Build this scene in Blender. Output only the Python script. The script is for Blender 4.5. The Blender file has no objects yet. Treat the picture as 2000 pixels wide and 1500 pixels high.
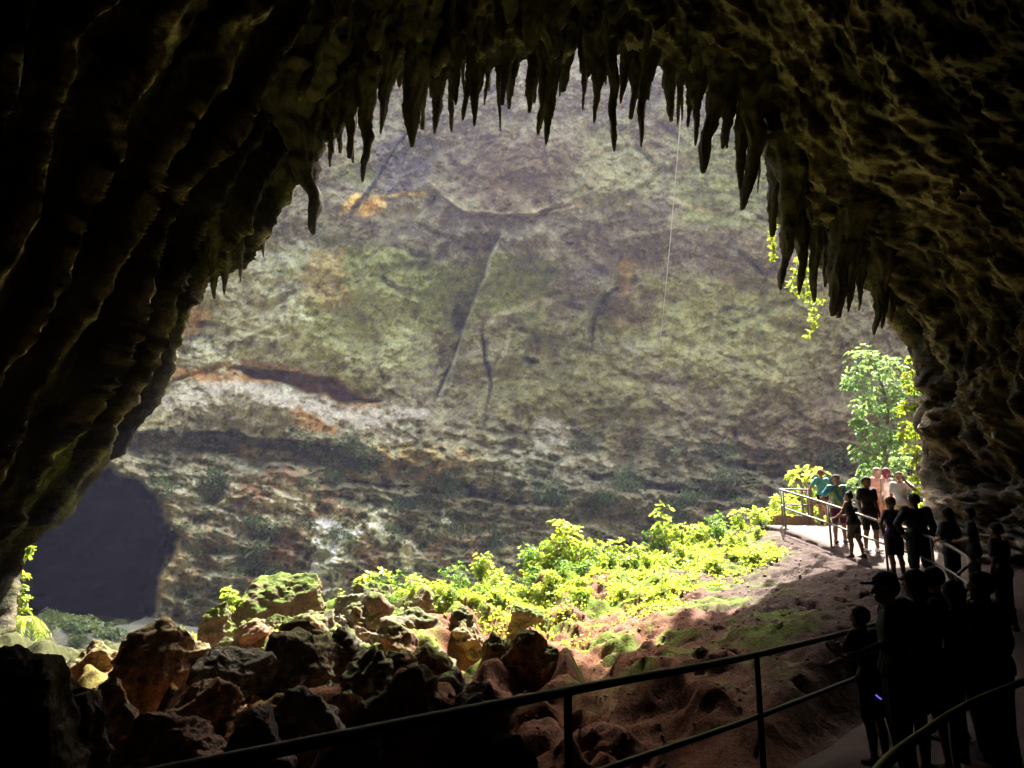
import bpy, bmesh, math, random
import numpy as np
from mathutils import Vector, Matrix
random.seed(7); RNG = np.random.default_rng(11)
S = bpy.context.scene
COL = S.collection
R = math.radians
# ------------------------------------------------------------------ camera model (2000x1500 photograph pixels)
F, PITCH, CZ = 1600.0, math.atan(380/1600.0), 1.7
CP, SP = math.cos(PITCH), math.sin(PITCH)
def at(u, v, Y):
    """world point seen at photograph pixel (u,v) at world distance Y"""
    dx = (u-1000)/F; up = -(v-750)/F
    y = CP - up*SP; z = SP + up*CP
    k = Y/y
    return np.array((dx*k, Y, CZ + z*k))
def atv(u, v, Y):
    dx = (u-1000)/F; up = -(v-750)/F
    y = CP - up*SP; z = SP + up*CP
    k = Y/y
    return np.stack([dx*k, Y+0*k, CZ+z*k], -1)
def proj(P):
    x, y, z = P[..., 0], P[..., 1], P[..., 2]-CZ
    f = y*CP + z*SP; up = -y*SP + z*CP
    return 1000+F*x/f, 750-F*up/f
# ------------------------------------------------------------------ numpy noise
_perm = np.random.default_rng(3).permutation(256).astype(np.int64)
_perm = np.concatenate([_perm]*3)
_g = np.random.default_rng(5).normal(size=(256, 3)); _g /= np.linalg.norm(_g, axis=1)[:, None]
def noise(x, y, z):
    x, y, z = np.broadcast_arrays(np.asarray(x, float), np.asarray(y, float), np.asarray(z, float))
    xi, yi, zi = np.floor(x), np.floor(y), np.floor(z)
    xf, yf, zf = x-xi, y-yi, z-zi
    xi = xi.astype(np.int64) & 255; yi = yi.astype(np.int64) & 255; zi = zi.astype(np.int64) & 255
    w = lambda t: t*t*t*(t*(t*6-15)+10)
    wx, wy, wz = w(xf), w(yf), w(zf)
    out = 0
    for dx in (0, 1):
        for dy in (0, 1):
            for dz in (0, 1):
                h = _perm[_perm[_perm[(xi+dx) & 255]+((yi+dy) & 255)]+((zi+dz) & 255)]
                g = _g[h]
                d = g[..., 0]*(xf-dx)+g[..., 1]*(yf-dy)+g[..., 2]*(zf-dz)
                out = out + d*(wx if dx else 1-wx)*(wy if dy else 1-wy)*(wz if dz else 1-wz)
    return out*1.5
def fbm(x, y, z, o=4, g=.5):
    a, s, t = 1., 0, 1.
    for i in range(o):
        s = s + a*noise(x*t+i*7.1, y*t+i*3.7, z*t+i*5.3); a *= g; t *= 2.03
    return s
def ridged(x, y, z, o=4, g=.5):
    a, s, t = 1., 0, 1.
    for i in range(o):
        s = s + a*(1-2*np.abs(noise(x*t+i*7.1, y*t+i*3.7, z*t+i*5.3))); a *= g; t *= 2.03
    return s
def voro(x, y, z, jit=.9):
    """F1, F2 distances of a 3-D cellular pattern"""
    x, y, z = np.broadcast_arrays(np.asarray(x, float), np.asarray(y, float), np.asarray(z, float))
    xi, yi, zi = np.floor(x).astype(np.int64), np.floor(y).astype(np.int64), np.floor(z).astype(np.int64)
    f1 = np.full(x.shape, 9.); f2 = np.full(x.shape, 9.)
    for dx in (-1, 0, 1):
        for dy in (-1, 0, 1):
            for dz in (-1, 0, 1):
                a, b, c = xi+dx, yi+dy, zi+dz
                h = _perm[_perm[_perm[a & 255]+(b & 255)]+(c & 255)]
                px = a+.5+jit*(_perm[h]/255.-.5); py = b+.5+jit*(_perm[h+50]/255.-.5); pz = c+.5+jit*(_perm[h+101]/255.-.5)
                d = np.sqrt((x-px)**2+(y-py)**2+(z-pz)**2)
                n = d < f1
                f2 = np.where(n, f1, np.minimum(f2, d)); f1 = np.where(n, d, f1)
    return f1, f2
def ss(a, b, x):
    t = np.clip((x-a)/(b-a), 0, 1); return t*t*(3-2*t)
def segdist(u, v, pts):
    """distance in the plane to a polyline, and signed side (+ right/below of travel)"""
    best = np.full(u.shape, 1e9); side = np.zeros(u.shape); tt = np.zeros(u.shape)
    n = len(pts)-1
    for i in range(n):
        (ax, ay), (bx, by) = pts[i][:2], pts[i+1][:2]
        ex, ey = bx-ax, by-ay; L = ex*ex+ey*ey+1e-9
        t = np.clip(((u-ax)*ex+(v-ay)*ey)/L, 0, 1)
        d = np.hypot(u-ax-t*ex, v-ay-t*ey)
        m = d < best
        side = np.where(m, np.sign(ex*(v-ay)-ey*(u-ax)), side); tt = np.where(m, (i+t)/n, tt); best = np.where(m, d, best)
    return best, side, tt
def inpoly(u, v, pts):
    c = np.zeros(u.shape, bool); n = len(pts)
    for i in range(n):
        (ax, ay), (bx, by) = pts[i], pts[(i+1) % n]
        if ay == by: continue
        c ^= ((ay > v) != (by > v)) & (u < (bx-ax)*(v-ay)/(by-ay)+ax)
    return c
def sdpoly(u, v, pts):
    d, _, _ = segdist(u, v, list(pts)+[pts[0]])
    return np.where(inpoly(u, v, pts), -d, d)
# ------------------------------------------------------------------ mesh helpers
def link(name, me, mat=None, parent=None, smooth=True):
    o = bpy.data.objects.new(name, me); COL.objects.link(o)
    if mat: me.materials.append(mat)
    if parent: o.parent = parent
    if smooth: me.polygons.foreach_set('use_smooth', np.ones(len(me.polygons), bool))
    return o
def mesh(name, V, Q, col=None):
    """vertices (n,3) and faces (m,3|4) arrays -> mesh, fast"""
    V = np.ascontiguousarray(V, np.float32); Q = np.ascontiguousarray(Q, np.int32)
    me = bpy.data.meshes.new(name)
    k = Q.shape[1]
    me.vertices.add(len(V)); me.vertices.foreach_set('co', V.ravel())
    me.loops.add(Q.size); me.loops.foreach_set('vertex_index', Q.ravel())
    me.polygons.add(len(Q)); me.polygons.foreach_set('loop_start', np.arange(0, Q.size, k, dtype=np.int32))
    if col is not None:
        a = me.color_attributes.new('Col', 'FLOAT_COLOR', 'POINT')
        c = np.ones((len(V), 4), np.float32); c[:, :3] = np.clip(col, 0, 1); a.data.foreach_set('color', c.ravel())
    me.update(calc_edges=True)
    return me
def gridfaces(n, m, wrap=False):
    i = np.arange(n-1)[:, None]; mm = m if wrap else m-1; j = np.arange(mm)[None, :]
    jn = (j+1) % m
    return np.stack([i*m+j, (i+1)*m+j, (i+1)*m+jn, i*m+jn], -1).reshape(-1, 4)
def normals_grid(P):
    du = np.gradient(P, axis=0); dv = np.gradient(P, axis=1)
    n = np.cross(du, dv); return n/(np.linalg.norm(n, axis=-1, keepdims=True)+1e-9)
def tag(o, label=None, cat=None, group=None, kind=None):
    if label: o['label'] = label
    if cat: o['category'] = cat
    if group: o['group'] = group
    if kind: o['kind'] = kind
    return o
def empty(name, loc, rz=0):
    o = bpy.data.objects.new(name, None); COL.objects.link(o); o.location = [float(c) for c in loc]; o.rotation_euler = (0, 0, rz)
    o.empty_display_size = .2
    return o
def copy_tree(o, parent=None):
    c = o.copy(); COL.objects.link(c)
    if parent: c.parent = parent
    for ch in list(o.children): copy_tree(ch, c)
    return c
def spline(pts, n):
    """Catmull-Rom through pts -> n points"""
    P = np.array(pts, float); P = np.vstack([2*P[0]-P[1], P, 2*P[-1]-P[-2]])
    k = len(P)-3; out = []
    for q in np.linspace(0, k-1e-6, n):
        i = int(q); t = q-i; a, b, c, d = P[i:i+4]
        out.append(.5*((2*b)+(-a+c)*t+(2*a-5*b+4*c-d)*t*t+(-a+3*b-3*c+d)*t**3))
    return np.array(out)
def tube(pts, rad, seg=8, cap=True):
    """V,Q of a tube along pts; rad scalar or list"""
    P = np.array(pts, float); n = len(P); r = np.broadcast_to(np.asarray(rad, float), (n,))
    T = np.gradient(P, axis=0); T /= np.linalg.norm(T, axis=1)[:, None]+1e-9
    ref = np.array((0, 0, 1.)) if abs(T[0][2]) < .9 else np.array((1., 0, 0))
    A = np.cross(T, ref); A /= np.linalg.norm(A, axis=1)[:, None]+1e-9; B = np.cross(T, A)
    th = np.linspace(0, 2*np.pi, seg, endpoint=False)
    V = P[:, None]+r[:, None, None]*(np.cos(th)[None, :, None]*A[:, None]+np.sin(th)[None, :, None]*B[:, None])
    V = V.reshape(-1, 3); Q = gridfaces(n, seg, True)
    if cap:
        V = np.vstack([V, P[0], P[-1]]); a, b = n*seg, n*seg+1
        i = np.arange(seg); j = (i+1) % seg
        Q = np.vstack([Q, np.stack([i, j, 0*i+a, 0*i+a], -1), np.stack([(n-1)*seg+j, (n-1)*seg+i, 0*i+b, 0*i+b], -1)])
    return V, Q
def join(parts):
    V, Q, k = [], [], 0
    for v, q in parts: V.append(v); Q.append(q+k); k += len(v)
    return np.vstack(V), np.vstack(Q)
def build(name, VQ, mat, parent=None, col=None):
    V, Q = VQ
    if Q.shape[1] == 4 and (Q[:, 2] == Q[:, 3]).any():   # triangles stored as degenerate quads
        t = Q[:, 2] == Q[:, 3]
        bm_faces = [tuple(q[:3]) if d else tuple(q) for q, d in zip(Q.tolist(), t)]
        me = bpy.data.meshes.new(name); me.from_pydata([tuple(v) for v in V.tolist()], [], bm_faces); me.update()
    else: me = mesh(name, V, Q, col)
    return link(name, me, mat, parent)
# ------------------------------------------------------------------ materials
def mat(name):
    m = bpy.data.materials.new(name); m.use_nodes = True; nt = m.node_tree; nt.nodes.clear()
    out = nt.nodes.new('ShaderNodeOutputMaterial')
    return m, nt, out
def ramp(nt, fac, stops):
    r = nt.nodes.new('ShaderNodeValToRGB'); e = r.color_ramp.elements
    while len(e) < len(stops): e.new(.5)
    for el, (p, c) in zip(e, stops): el.position = p; el.color = (*c, 1) if len(c) == 3 else c
    nt.links.new(fac, r.inputs[0]); return r.outputs[0]
def nz(nt, vec, scale, detail=6, rough=.55, dist=0):
    n = nt.nodes.new('ShaderNodeTexNoise'); n.inputs['Scale'].default_value = scale; n.inputs['Detail'].default_value = detail
    n.inputs['Roughness'].default_value = rough; n.inputs['Distortion'].default_value = dist
    if vec is not None: nt.links.new(vec, n.inputs['Vector'])
    return n.outputs[0]
def mixc(nt, mode, fac, a, b):
    m = nt.nodes.new('ShaderNodeMix'); m.data_type = 'RGBA'; m.blend_type = mode
    for s, v in ((m.inputs[0], fac), (m.inputs[6], a), (m.inputs[7], b)):
        if isinstance(v, (int, float)): s.default_value = v
        elif isinstance(v, tuple): s.default_value = (*v, 1)
        else: nt.links.new(v, s)
    return m.outputs[2]
def math_(nt, op, a, b):
    m = nt.nodes.new('ShaderNodeMath'); m.operation = op
    for s, v in zip(m.inputs, (a, b)):
        if isinstance(v, (int, float)): s.default_value = v
        else: nt.links.new(v, s)
    return m.outputs[0]
def rock(name, stops, scale, bump=.6, bdist=.1, attr=False, fine=6., rough=.9, spec=.15, vary=(.55, 1.35), stretch=None):
    """weathered stone: mottled colour (times the painted stains, light and shade when attr) and a three-scale bump"""
    m, nt, out = mat(name)
    tc = nt.nodes.new('ShaderNodeTexCoord'); v = tc.outputs['Object']
    if stretch:
        mp = nt.nodes.new('ShaderNodeMapping'); mp.inputs['Scale'].default_value = stretch; nt.links.new(v, mp.inputs[0]); v = mp.outputs[0]
    n1 = nz(nt, v, scale, 8, .62, .4); n2 = nz(nt, v, scale*fine, 7, .65); n3 = nz(nt, v, scale*fine*4, 4, .6)
    if attr:
        a = nt.nodes.new('ShaderNodeAttribute'); a.attribute_name = 'Col'
        lo, hi = vary
        c = mixc(nt, 'MULTIPLY', 1., a.outputs[0], ramp(nt, n2, [(.3, (lo,)*3), (.5, (1, 1, 1)), (.72, (hi, hi*.99, hi*.96))]))
        c = mixc(nt, 'MULTIPLY', .8, c, ramp(nt, n3, [(.3, (lo,)*3), (.5, (1, 1, 1)), (.7, (hi,)*3)]))
    else:
        c = ramp(nt, n1, stops)
        c = mixc(nt, 'MULTIPLY', .8, c, ramp(nt, n2, [(.3, (vary[0],)*3), (.7, (vary[1],)*3)]))
    p = nt.nodes.new('ShaderNodeBsdfPrincipled'); nt.links.new(c, p.inputs['Base Color'])
    p.inputs['Roughness'].default_value = rough; p.inputs['Specular IOR Level'].default_value = spec
    h = math_(nt, 'ADD', math_(nt, 'MULTIPLY', n1, .6), math_(nt, 'ADD', math_(nt, 'MULTIPLY', n2, .35), math_(nt, 'MULTIPLY', n3, .16)))
    b = nt.nodes.new('ShaderNodeBump'); b.inputs['Strength'].default_value = bump; b.inputs['Distance'].default_value = bdist
    nt.links.new(h, b.inputs['Height']); nt.links.new(b.outputs[0], p.inputs['Normal'])
    nt.links.new(p.outputs[0], out.inputs[0]); return m
def leafm(name, c1, c2, trans=.5, scale=3.):
    m, nt, out = mat(name)
    tc = nt.nodes.new('ShaderNodeTexCoord')
    c = ramp(nt, nz(nt, tc.outputs['Object'], scale, 3), [(.35, c1), (.65, c2)])
    d = nt.nodes.new('ShaderNodeBsdfPrincipled'); d.inputs['Roughness'].default_value = .45; d.inputs['Specular IOR Level'].default_value = .35
    t = nt.nodes.new('ShaderNodeBsdfTranslucent')
    nt.links.new(c, d.inputs['Base Color'])
    nt.links.new(mixc(nt, 'MULTIPLY', 1., c, (1.25, 1.15, .6)), t.inputs[0])
    x = nt.nodes.new('ShaderNodeMixShader'); x.inputs[0].default_value = trans
    nt.links.new(d.outputs[0], x.inputs[1]); nt.links.new(t.outputs[0], x.inputs[2]); nt.links.new(x.outputs[0], out.inputs[0]); return m
def plain(name, c, rough=.7, metal=0., var=.25, scale=12., bump=.0):
    m, nt, out = mat(name)
    tc = nt.nodes.new('ShaderNodeTexCoord'); n = nz(nt, tc.outputs['Object'], scale, 5, .6)
    c2 = tuple(x*(1-var) for x in c); c3 = tuple(min(1, x*(1+var)) for x in c)
    p = nt.nodes.new('ShaderNodeBsdfPrincipled'); nt.links.new(ramp(nt, n, [(.3, c2), (.7, c3)]), p.inputs['Base Color'])
    p.inputs['Roughness'].default_value = rough; p.inputs['Metallic'].default_value = metal; p.inputs['Specular IOR Level'].default_value = .3
    if bump:
        b = nt.nodes.new('ShaderNodeBump'); b.inputs['Strength'].default_value = bump; b.inputs['Distance'].default_value = .02
        nt.links.new(n, b.inputs['Height']); nt.links.new(b.outputs[0], p.inputs['Normal'])
    nt.links.new(p.outputs[0], out.inputs[0]); return m
_PM = {}
def cloth(c, var=.15):
    k = tuple(round(x, 3) for x in c)
    if k not in _PM: _PM[k] = plain('cloth', c, .85, 0, var, 9.)
    return _PM[k]
# ------------------------------------------------------------------ camera, sun, sky, air
cam = bpy.data.cameras.new('camera'); co = bpy.data.objects.new('camera', cam); COL.objects.link(co)
cam.sensor_width = 36; cam.lens = 36*F/2000; cam.clip_start = .05; cam.clip_end = 2000
co.location = (0, 0, CZ); co.rotation_euler = (R(90)+PITCH, 0, 0); S.camera = co
SUN_EL, SUN_AZ = R(57), R(24)          # azimuth from +Y, towards +X
sd = Vector((math.sin(SUN_AZ)*math.cos(SUN_EL), math.cos(SUN_AZ)*math.cos(SUN_EL), math.sin(SUN_EL)))
sl = bpy.data.lights.new('sun', 'SUN'); sl.energy = 4.2; sl.angle = R(.5); sl.color = (1, .95, .86)
so = bpy.data.objects.new('sun', sl); COL.objects.link(so); so.rotation_euler = sd.to_track_quat('Z', 'Y').to_euler()
W = bpy.data.worlds.new('World'); S.world = W; W.use_nodes = True
bg = W.node_tree.nodes['Background']; sk = W.node_tree.nodes.new('ShaderNodeTexSky'); sk.sky_type = 'NISHITA'; sk.sun_disc = False
sk.sun_elevation = SUN_EL; sk.air_density = .55; sk.dust_density = 6; sk.ozone_density = .4; sk.sun_rotation = SUN_AZ; W.node_tree.links.new(sk.outputs[0], bg.inputs[0]); bg.inputs[1].default_value = .15
S.view_settings.view_transform = 'Standard'; S.view_settings.look = 'None'; S.view_settings.exposure = 3.2; S.view_settings.gamma = 1
cy = S.cycles; cy.max_bounces = 8; cy.diffuse_bounces = 4; cy.glossy_bounces = 2; cy.transmission_bounces = 4; cy.volume_bounces = 0
cy.use_denoising = True; cy.sample_clamp_indirect = 4; cy.caustics_reflective = False; cy.caustics_refractive = False
# ------------------------------------------------------------------ far cliff of the sinkhole
uu = np.concatenate([np.linspace(-1800, -100, 24), np.arange(-40, 2044, 2.), np.linspace(2100, 3800, 24)])
vv = np.concatenate([np.linspace(-50, 30, 14), np.arange(40, 1300, 2.), np.linspace(1310, 1700, 12)])
U, Vp = np.meshgrid(uu, vv, indexing='ij')
nu = U/100.; nv = Vp/100.
wu = U+22*fbm(nu*.9, nv*.9, 3.3, 4); wv = Vp+22*fbm(nu*.9, nv*.9, 9.1, 4)
Y = 66-9*((U-1050)/1000)**2*np.where(np.abs(U-1050) > 1000, .7, 1)
Y = np.maximum(Y, 24)
LEDGE = [(-300, 770), (240, 800), (300, 748), (450, 705), (560, 738), (700, 790), (850, 800), (960, 850), (1100, 880), (1400, 905), (1700, 935), (2300, 960)]
dl, sidel, tl = segdist(wu, wv, LEDGE); sdl = dl*sidel        # + below the ledge line
Y -= 3.6*ss(-10, 75, sdl)+3.2*ss(120, 330, sdl)
UNDER = [(-300, 815), (235, 838), (430, 846), (560, 862), (700, 878), (800, 905)]
du, sideu, tu = segdist(wu, wv, UNDER)
uw = ss(950, 560, U)
Y += 3.6*uw*ss(0, 6, du*sideu)*ss(75, 15, du*sideu)
# strata of the lower cliff, broken blocks, big bulges and weathering
low = ss(780, 900, Vp)
n0 = fbm(nu*.8, nv*.8, 71., 3)
Y += 2.6*fbm(nu*.33, nv*.4, 1.7, 3)*(1-.4*low)
st = ridged(nu*.9+.3*nv+.3*n0, nv*2.3-.45*nu+.4*n0, 4.2, 5, .58)
Y -= (.7*low+.12)*st+.6*low*ss(-.1,.25,noise(nu*.8, nv*2.6-.4*nu, 12.))+.5*low*ss(-.08,.12,noise(nu*2.1, nv*5.2-.8*nu, 15.))
f1, f2 = voro(nu*.8+.25*noise(nu, nv, 2.), nv*1.1+.25*noise(nu, nv, 7.), 3.)
Y -= .8*(1-low*.2)*ss(.0, .16, f2-f1)*ss(-.3, .3, noise(nu*.5, nv*.5, 8.))
Y -= .45*(1-low)*ss(-.06, .06, noise(nu*.7+.4*nv, nv*.9, 22.)+.25*noise(nu*3, nv*3, 2.))+.3*ss(-.05, .05, noise(nu*1.5-.3*nv, nv*1.5, 26.)+.2*noise(nu*5, nv*5, 2.))
Y -= .95*fbm(nu*1.3, nv*1.6, 5.5, 6, .58)+.14*ridged(nu*6, nv*7, 1.5, 3, .6)
pit = noise(nu*4.2, nv*4.8, 6.6); Y += .28*ss(.28, .6, pit)
def crack(pts, w, depth, step=0., warp=.35):
    """a cut along a polyline in the rock, with an optional step between its two sides"""
    global Y
    a = U*(1-warp)+wu*warp; b = Vp*(1-warp)+wv*warp
    d, s, t = segdist(a, b, pts)
    fade = ss(0, .12, t)*ss(1, .88, t)
    Y = Y+1.05*depth*fade*ss(w*.9, 0, d+.8*w*noise(nu*3, nv*3, 61.))*ss(-.35, .1, noise(nu*1.1, nv*1.1, 63.))+step*fade*np.where(s > 0, ss(110, 0, d), 0)*ss(0, 3, d)
crack([(985, 440), (955, 530), (930, 590), (903, 645), (890, 690), (868, 740), (846, 795)], 8, .8, 2.2)
crack([(948, 625), (940, 660), (948, 705), (962, 742), (955, 800), (938, 855)], 7, .7, -.6)
crack([(1210, 560), (1170, 600), (1155, 640), (1148, 690)], 12, .7, -.8)
crack([(800, 255), (755, 320), (715, 385), (680, 432)], 8, .9, -.8)
crack([(835, 350), (865, 385), (905, 412), (970, 418), (1030, 412), (1120, 388)], 9, -.5, .8)
crack([(1300, 385), (1400, 415), (1500, 420)], 6, .7)
crack([(1390, 690), (1490, 720), (1560, 700)], 7, .6, -.3)
crack([(1130, 930), (1250, 945), (1370, 965), (1480, 968)], 14, 2.2, -.6)
crack([(640, 925), (760, 955), (900, 965), (1010, 985), (1120, 975)], 16, 2.0, -.5)
crack([(1400, 900), (1500, 930), (1640, 940)], 12, 1.6, -.6)
crack([(380, 870), (520, 900), (650, 905)], 8, 1.0, -.4)
Y += 2.2*ss(20, 5, np.hypot((wu-897)*1.1, (wv-626)*.9))+1.6*ss(16, 5, np.hypot(wu-1025, (wv-690)*1.5))+1.3*ss(16, 4, np.hypot((wu-1442)*2.2, wv-850))
RECESS = [(452, 704), (520, 718), (640, 752), (745, 796), (690, 785), (600, 770), (500, 735)]
Y += 3.2*ss(6, -8, sdpoly(wu, wv, RECESS))
# mouth of the dark cave at the foot of the cliff
HOLE = [(-200, 985), (60, 975), (130, 950), (205, 915), (262, 938), (318, 985), (342, 1040), (336, 1085), (312, 1130), (298, 1180), (270, 1222), (160, 1240), (-200, 1250)]
hju = 20*fbm(nu*1.5, nv*1.5, 31., 5, .5); hjv = 20*fbm(nu*1.5, nv*1.5, 37., 5, .5)
dh = sdpoly(U+hju, Vp+hjv, HOLE)
Y -= 1.6*ss(70, 8, dh)*ss(-2, 12, dh)
kh = ss(4, -22, dh); Y = (Y+3*ss(6, -3, dh))*(1-kh)+(88+5*fbm(nu*.55, nv*.7, 81., 4, .45)-7*ss(1060, 1230, Vp))*kh
wall_P = atv(U, Vp, Y)
# ---- stains and lichen of the rock, plus painted edge light and shade
def lerp(c, m, k): return c*(1-m[..., None])+np.array(k)*m[..., None]
n_a = fbm(nu*1.4, nv*1.4, 2.2, 5, .6); n_b = fbm(nu*3.3, nv*3.3, 8.2, 5, .62); n_c = fbm(nu*9, nv*9, 4.4, 4, .62)
C = np.zeros(U.shape+(3,)); C[:] = (.25, .222, .172)
C = lerp(C, ss(-.2, .5, n_a)*.6, (.19, .155, .115))
n_d = fbm(nu*1.5, nv*1.8, 41., 6, .6); n_e = fbm(nu*5.5, nv*6.5, 47., 5, .66); stk = fbm(nu*4, nv*.6, 51., 4, .6)
C = lerp(C, ss(.05, .25, n_d)*.45, (.13, .105, .08)); C = lerp(C, ss(.10, .3, -n_d)*.35*(1-low*.4), (.33, .31, .23)); C = lerp(C, ss(.1, .5, stk)*.4*(1-low), (.13, .105, .085))
def blob(cx, cy, rx, ry, k, s=1., ang=0., rag=.9):
    global C
    ca, sa = math.cos(R(ang)), math.sin(R(ang)); a, b = wu-cx, wv-cy
    q = np.hypot((a*ca+b*sa)/rx, (-a*sa+b*ca)/ry)
    m = ss(1.12, .62, q+rag*.55*n_b+.25*n_e)*s
    C = lerp(C, m, k)
OL, OL2, BR, PU, OR, WH, RD, GY = (.225, .25, .085), (.30, .30, .15), (.16, .105, .068), (.13, .108, .14), (.36, .205, .085), (.62, .62, .58), (.22, .115, .078), (.30, .29, .27)
blob(760, 560, 230, 110, OL, .9); blob(1000, 560, 90, 80, OL, .8); blob(680, 640, 170, 120, OL2, .8); blob(1420, 360, 120, 150, OL, .75); blob(1180, 330, 120, 90, OL2, .6)
blob(1350, 600, 240, 110, OL2, .7); blob(1100, 730, 190, 120, (.2, .185, .085), .8); blob(1500, 640, 220, 150, OL2, .5); blob(560, 520, 90, 60, WH, .35); blob(470, 610, 110, 110, (.40, .38, .30), .6)
blob(1000, 330, 170, 80, BR, .75); blob(900, 460, 290, 45, (.135, .105, .085), .8); blob(1280, 490, 260, 55, (.15, .115, .095), .7); blob(1480, 500, 150, 60, BR, .5)
blob(790, 320, 60, 60, PU, .9); blob(700, 330, 50, 40, OL, .5); blob(725, 405, 48, 20, (.6, .4, .16), .95, -22); blob(640, 540, 45, 50, (.33, .22, .08), .6)
blob(1215, 545, 12, 50, (.4, .25, .1), .7); blob(1150, 560, 55, 40, PU, .6); blob(1240, 600, 60, 40, BR, .7)
blob(650, 460, 60, 30, (.2, .19, .13), .6); blob(1700, 700, 130, 120, (.17, .145, .12), .6); blob(1600, 850, 190, 90, (.19, .135, .115), .7)
blob(430, 735, 120, 16, OR, .95, 4); blob(560, 742, 120, 16, OR, .85, 14); blob(660, 790, 70, 14, OR, .6, 22); blob(470, 800, 200, 30, (.42, .38, .40), .75, 8); blob(650, 812, 150, 26, (.45, .40, .41), .8, 12)
blob(610, 826, 60, 18, OR, .75, 15); blob(380, 632, 26, 32, (.5, .32, .14), .8); blob(350, 660, 30, 12, (.45, .28, .12), .7); blob(460, 876, 42, 14, (.5, .3, .14), .8); blob(420, 690, 60, 18, WH, .5, 5)
blob(560, 650, 40, 60, WH, .55); blob(800, 690, 50, 60, (.45, .45, .33), .5); blob(430, 890, 240, 60, (.17, .155, .14), .5)
blob(780, 900, 150, 40, (.42, .29, .13), .5); blob(1090, 860, 40, 40, (.36, .33, .36), .8); blob(1060, 920, 140, 50, GY, .6); blob(1250, 900, 140, 26, (.34, .30, .27), .6)
blob(850, 990, 420, 50, (.15, .135, .10), .6); blob(1350, 950, 220, 40, (.15, .13, .105), .6)
blob(540, 1030, 150, 110, RD, .85); blob(420, 1050, 80, 120, GY, .6); blob(650, 1080, 50, 75, (.8, .8, .78), .9); blob(740, 1030, 40, 40, WH, .9, -30); blob(880, 1035, 60, 25, WH, .7); blob(800, 1085, 30, 40, WH, .8); blob(560, 990, 60, 30, WH, .45)
blob(700, 1120, 40, 60, RD, .7); blob(880, 1060, 80, 40, RD, .6); blob(360, 1080, 60, 70, (.26, .17, .10), .6); blob(330, 940, 70, 60, GY, .4); blob(530, 1150, 80, 30, (.3, .14, .07), .7)
def line(pts, w, k, s=1., side=0, rag=.5):
    """a line along a crack or edge: rust, painted edge light or shade"""
    global C
    d, sd_, t = segdist(U*.65+wu*.35, Vp*.65+wv*.35, pts); dd = np.where(side*sd_ < 0, d*3, d) if side else d
    C = lerp(C, ss(1., .3, dd/w+rag*.5*n_e+.25*n_c)*ss(0, .06, t)*ss(1, .94, t)*s, k)
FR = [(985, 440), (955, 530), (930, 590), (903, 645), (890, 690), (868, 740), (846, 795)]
line(FR, 6, (.48, .46, .38), .65, -1, .9); line(FR, 9, (.08, .07, .06), .45, 1, .9)  # edge light painted pale on one side, shade painted dark on the other
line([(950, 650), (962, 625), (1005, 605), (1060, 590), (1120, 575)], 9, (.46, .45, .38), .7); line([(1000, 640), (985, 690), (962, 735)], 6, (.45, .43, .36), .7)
line([(948, 625), (940, 660), (948, 705), (962, 742), (955, 800), (938, 855)], 5, (.07, .062, .05), .6)
line([(835, 350), (865, 385), (905, 412), (970, 418), (1030, 412), (1120, 388)], 6, (.42, .35, .27), .65, 0, 1.); line([(845, 366), (875, 397), (915, 424), (1000, 430)], 7, (.09, .075, .065), .6, 0, .9); line([(1030, 405), (1080, 412), (1130, 400), (1140, 420)], 5, (.48, .38, .28), .8)
line([(800, 255), (755, 320), (715, 385), (680, 432)], 6, (.07, .09, .10), .8); line([(806, 255), (762, 320)], 5, (.5, .47, .42), .7); line([(735, 385), (790, 372), (840, 380)], 5, (.6, .45, .22), .8)
line([(440, 712), (470, 728), (560, 742), (640, 768), (700, 792), (745, 798)], 13, (.38, .22, .10), .9); line([(300, 748), (360, 735), (430, 712), (452, 702)], 10, (.42, .26, .10), .8)
line([(455, 700), (540, 712), (640, 745), (740, 792)], 9, (.26, .13, .06), .8)
line([(335, 765), (450, 752), (560, 775), (660, 803), (760, 812), (850, 806)], 20, (.46, .42, .45), .8); line([(580, 790), (610, 830), (660, 842)], 9, (.38, .20, .085), .8)
line([(235, 838), (430, 846), (560, 862), (650, 872)], 5, (.05, .047, .05), .8)  # shade under the overhang painted as a dark line
line([(1215, 545), (1170, 600), (1152, 640), (1148, 690)], 9, (.075, .06, .045), .8); line([(1300, 385), (1400, 415), (1500, 420)], 5, (.42, .36, .28), .7)
line([(1380, 620), (1440, 600), (1480, 612), (1520, 600)], 6, (.07, .07, .045), .7); line([(1385, 690), (1395, 640), (1400, 610)], 5, (.42, .40, .34), .6); line([(1690, 720), (1600, 790), (1490, 830)], 6, (.10, .085, .07), .5)
line([(300, 1180), (322, 1110), (345, 1050), (335, 1000), (300, 950)], 14, (.24, .17, .10), .7); line([(1130, 930), (1250, 945), (1370, 965), (1480, 968)], 8, (.05, .048, .042), .7); line([(640, 925), (760, 955), (900, 965), (1010, 985), (1120, 975)], 8, (.05, .048, .042), .7)
grn = ss(.05, .25, n_b+.4*n_a)*low*.75; C = lerp(C, grn, (.085, .10, .062))
wht = ss(.45, .9, n_b-.3*n_a)*ss(500, 760, Vp)*ss(1150, 600, U)*.45; C = lerp(C, wht, WH)
C = lerp(C, ss(.15, .35, n_e)*.30, (.085, .075, .06)); C = lerp(C, ss(.25, .4, -n_e)*.3, (.42, .40, .33))
spk = ss(.35, .75, n_c)*.3; C = lerp(C, spk, (.36, .34, .28))
blk = ss(.3, .8, -n_c-.2*n_b)*.35; C = lerp(C, blk, (.075, .065, .055))
C = lerp(C, ss(2, -6, dh), (.014, .013, .016))  # darkness inside the cave mouth, painted into the rock colour
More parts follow.
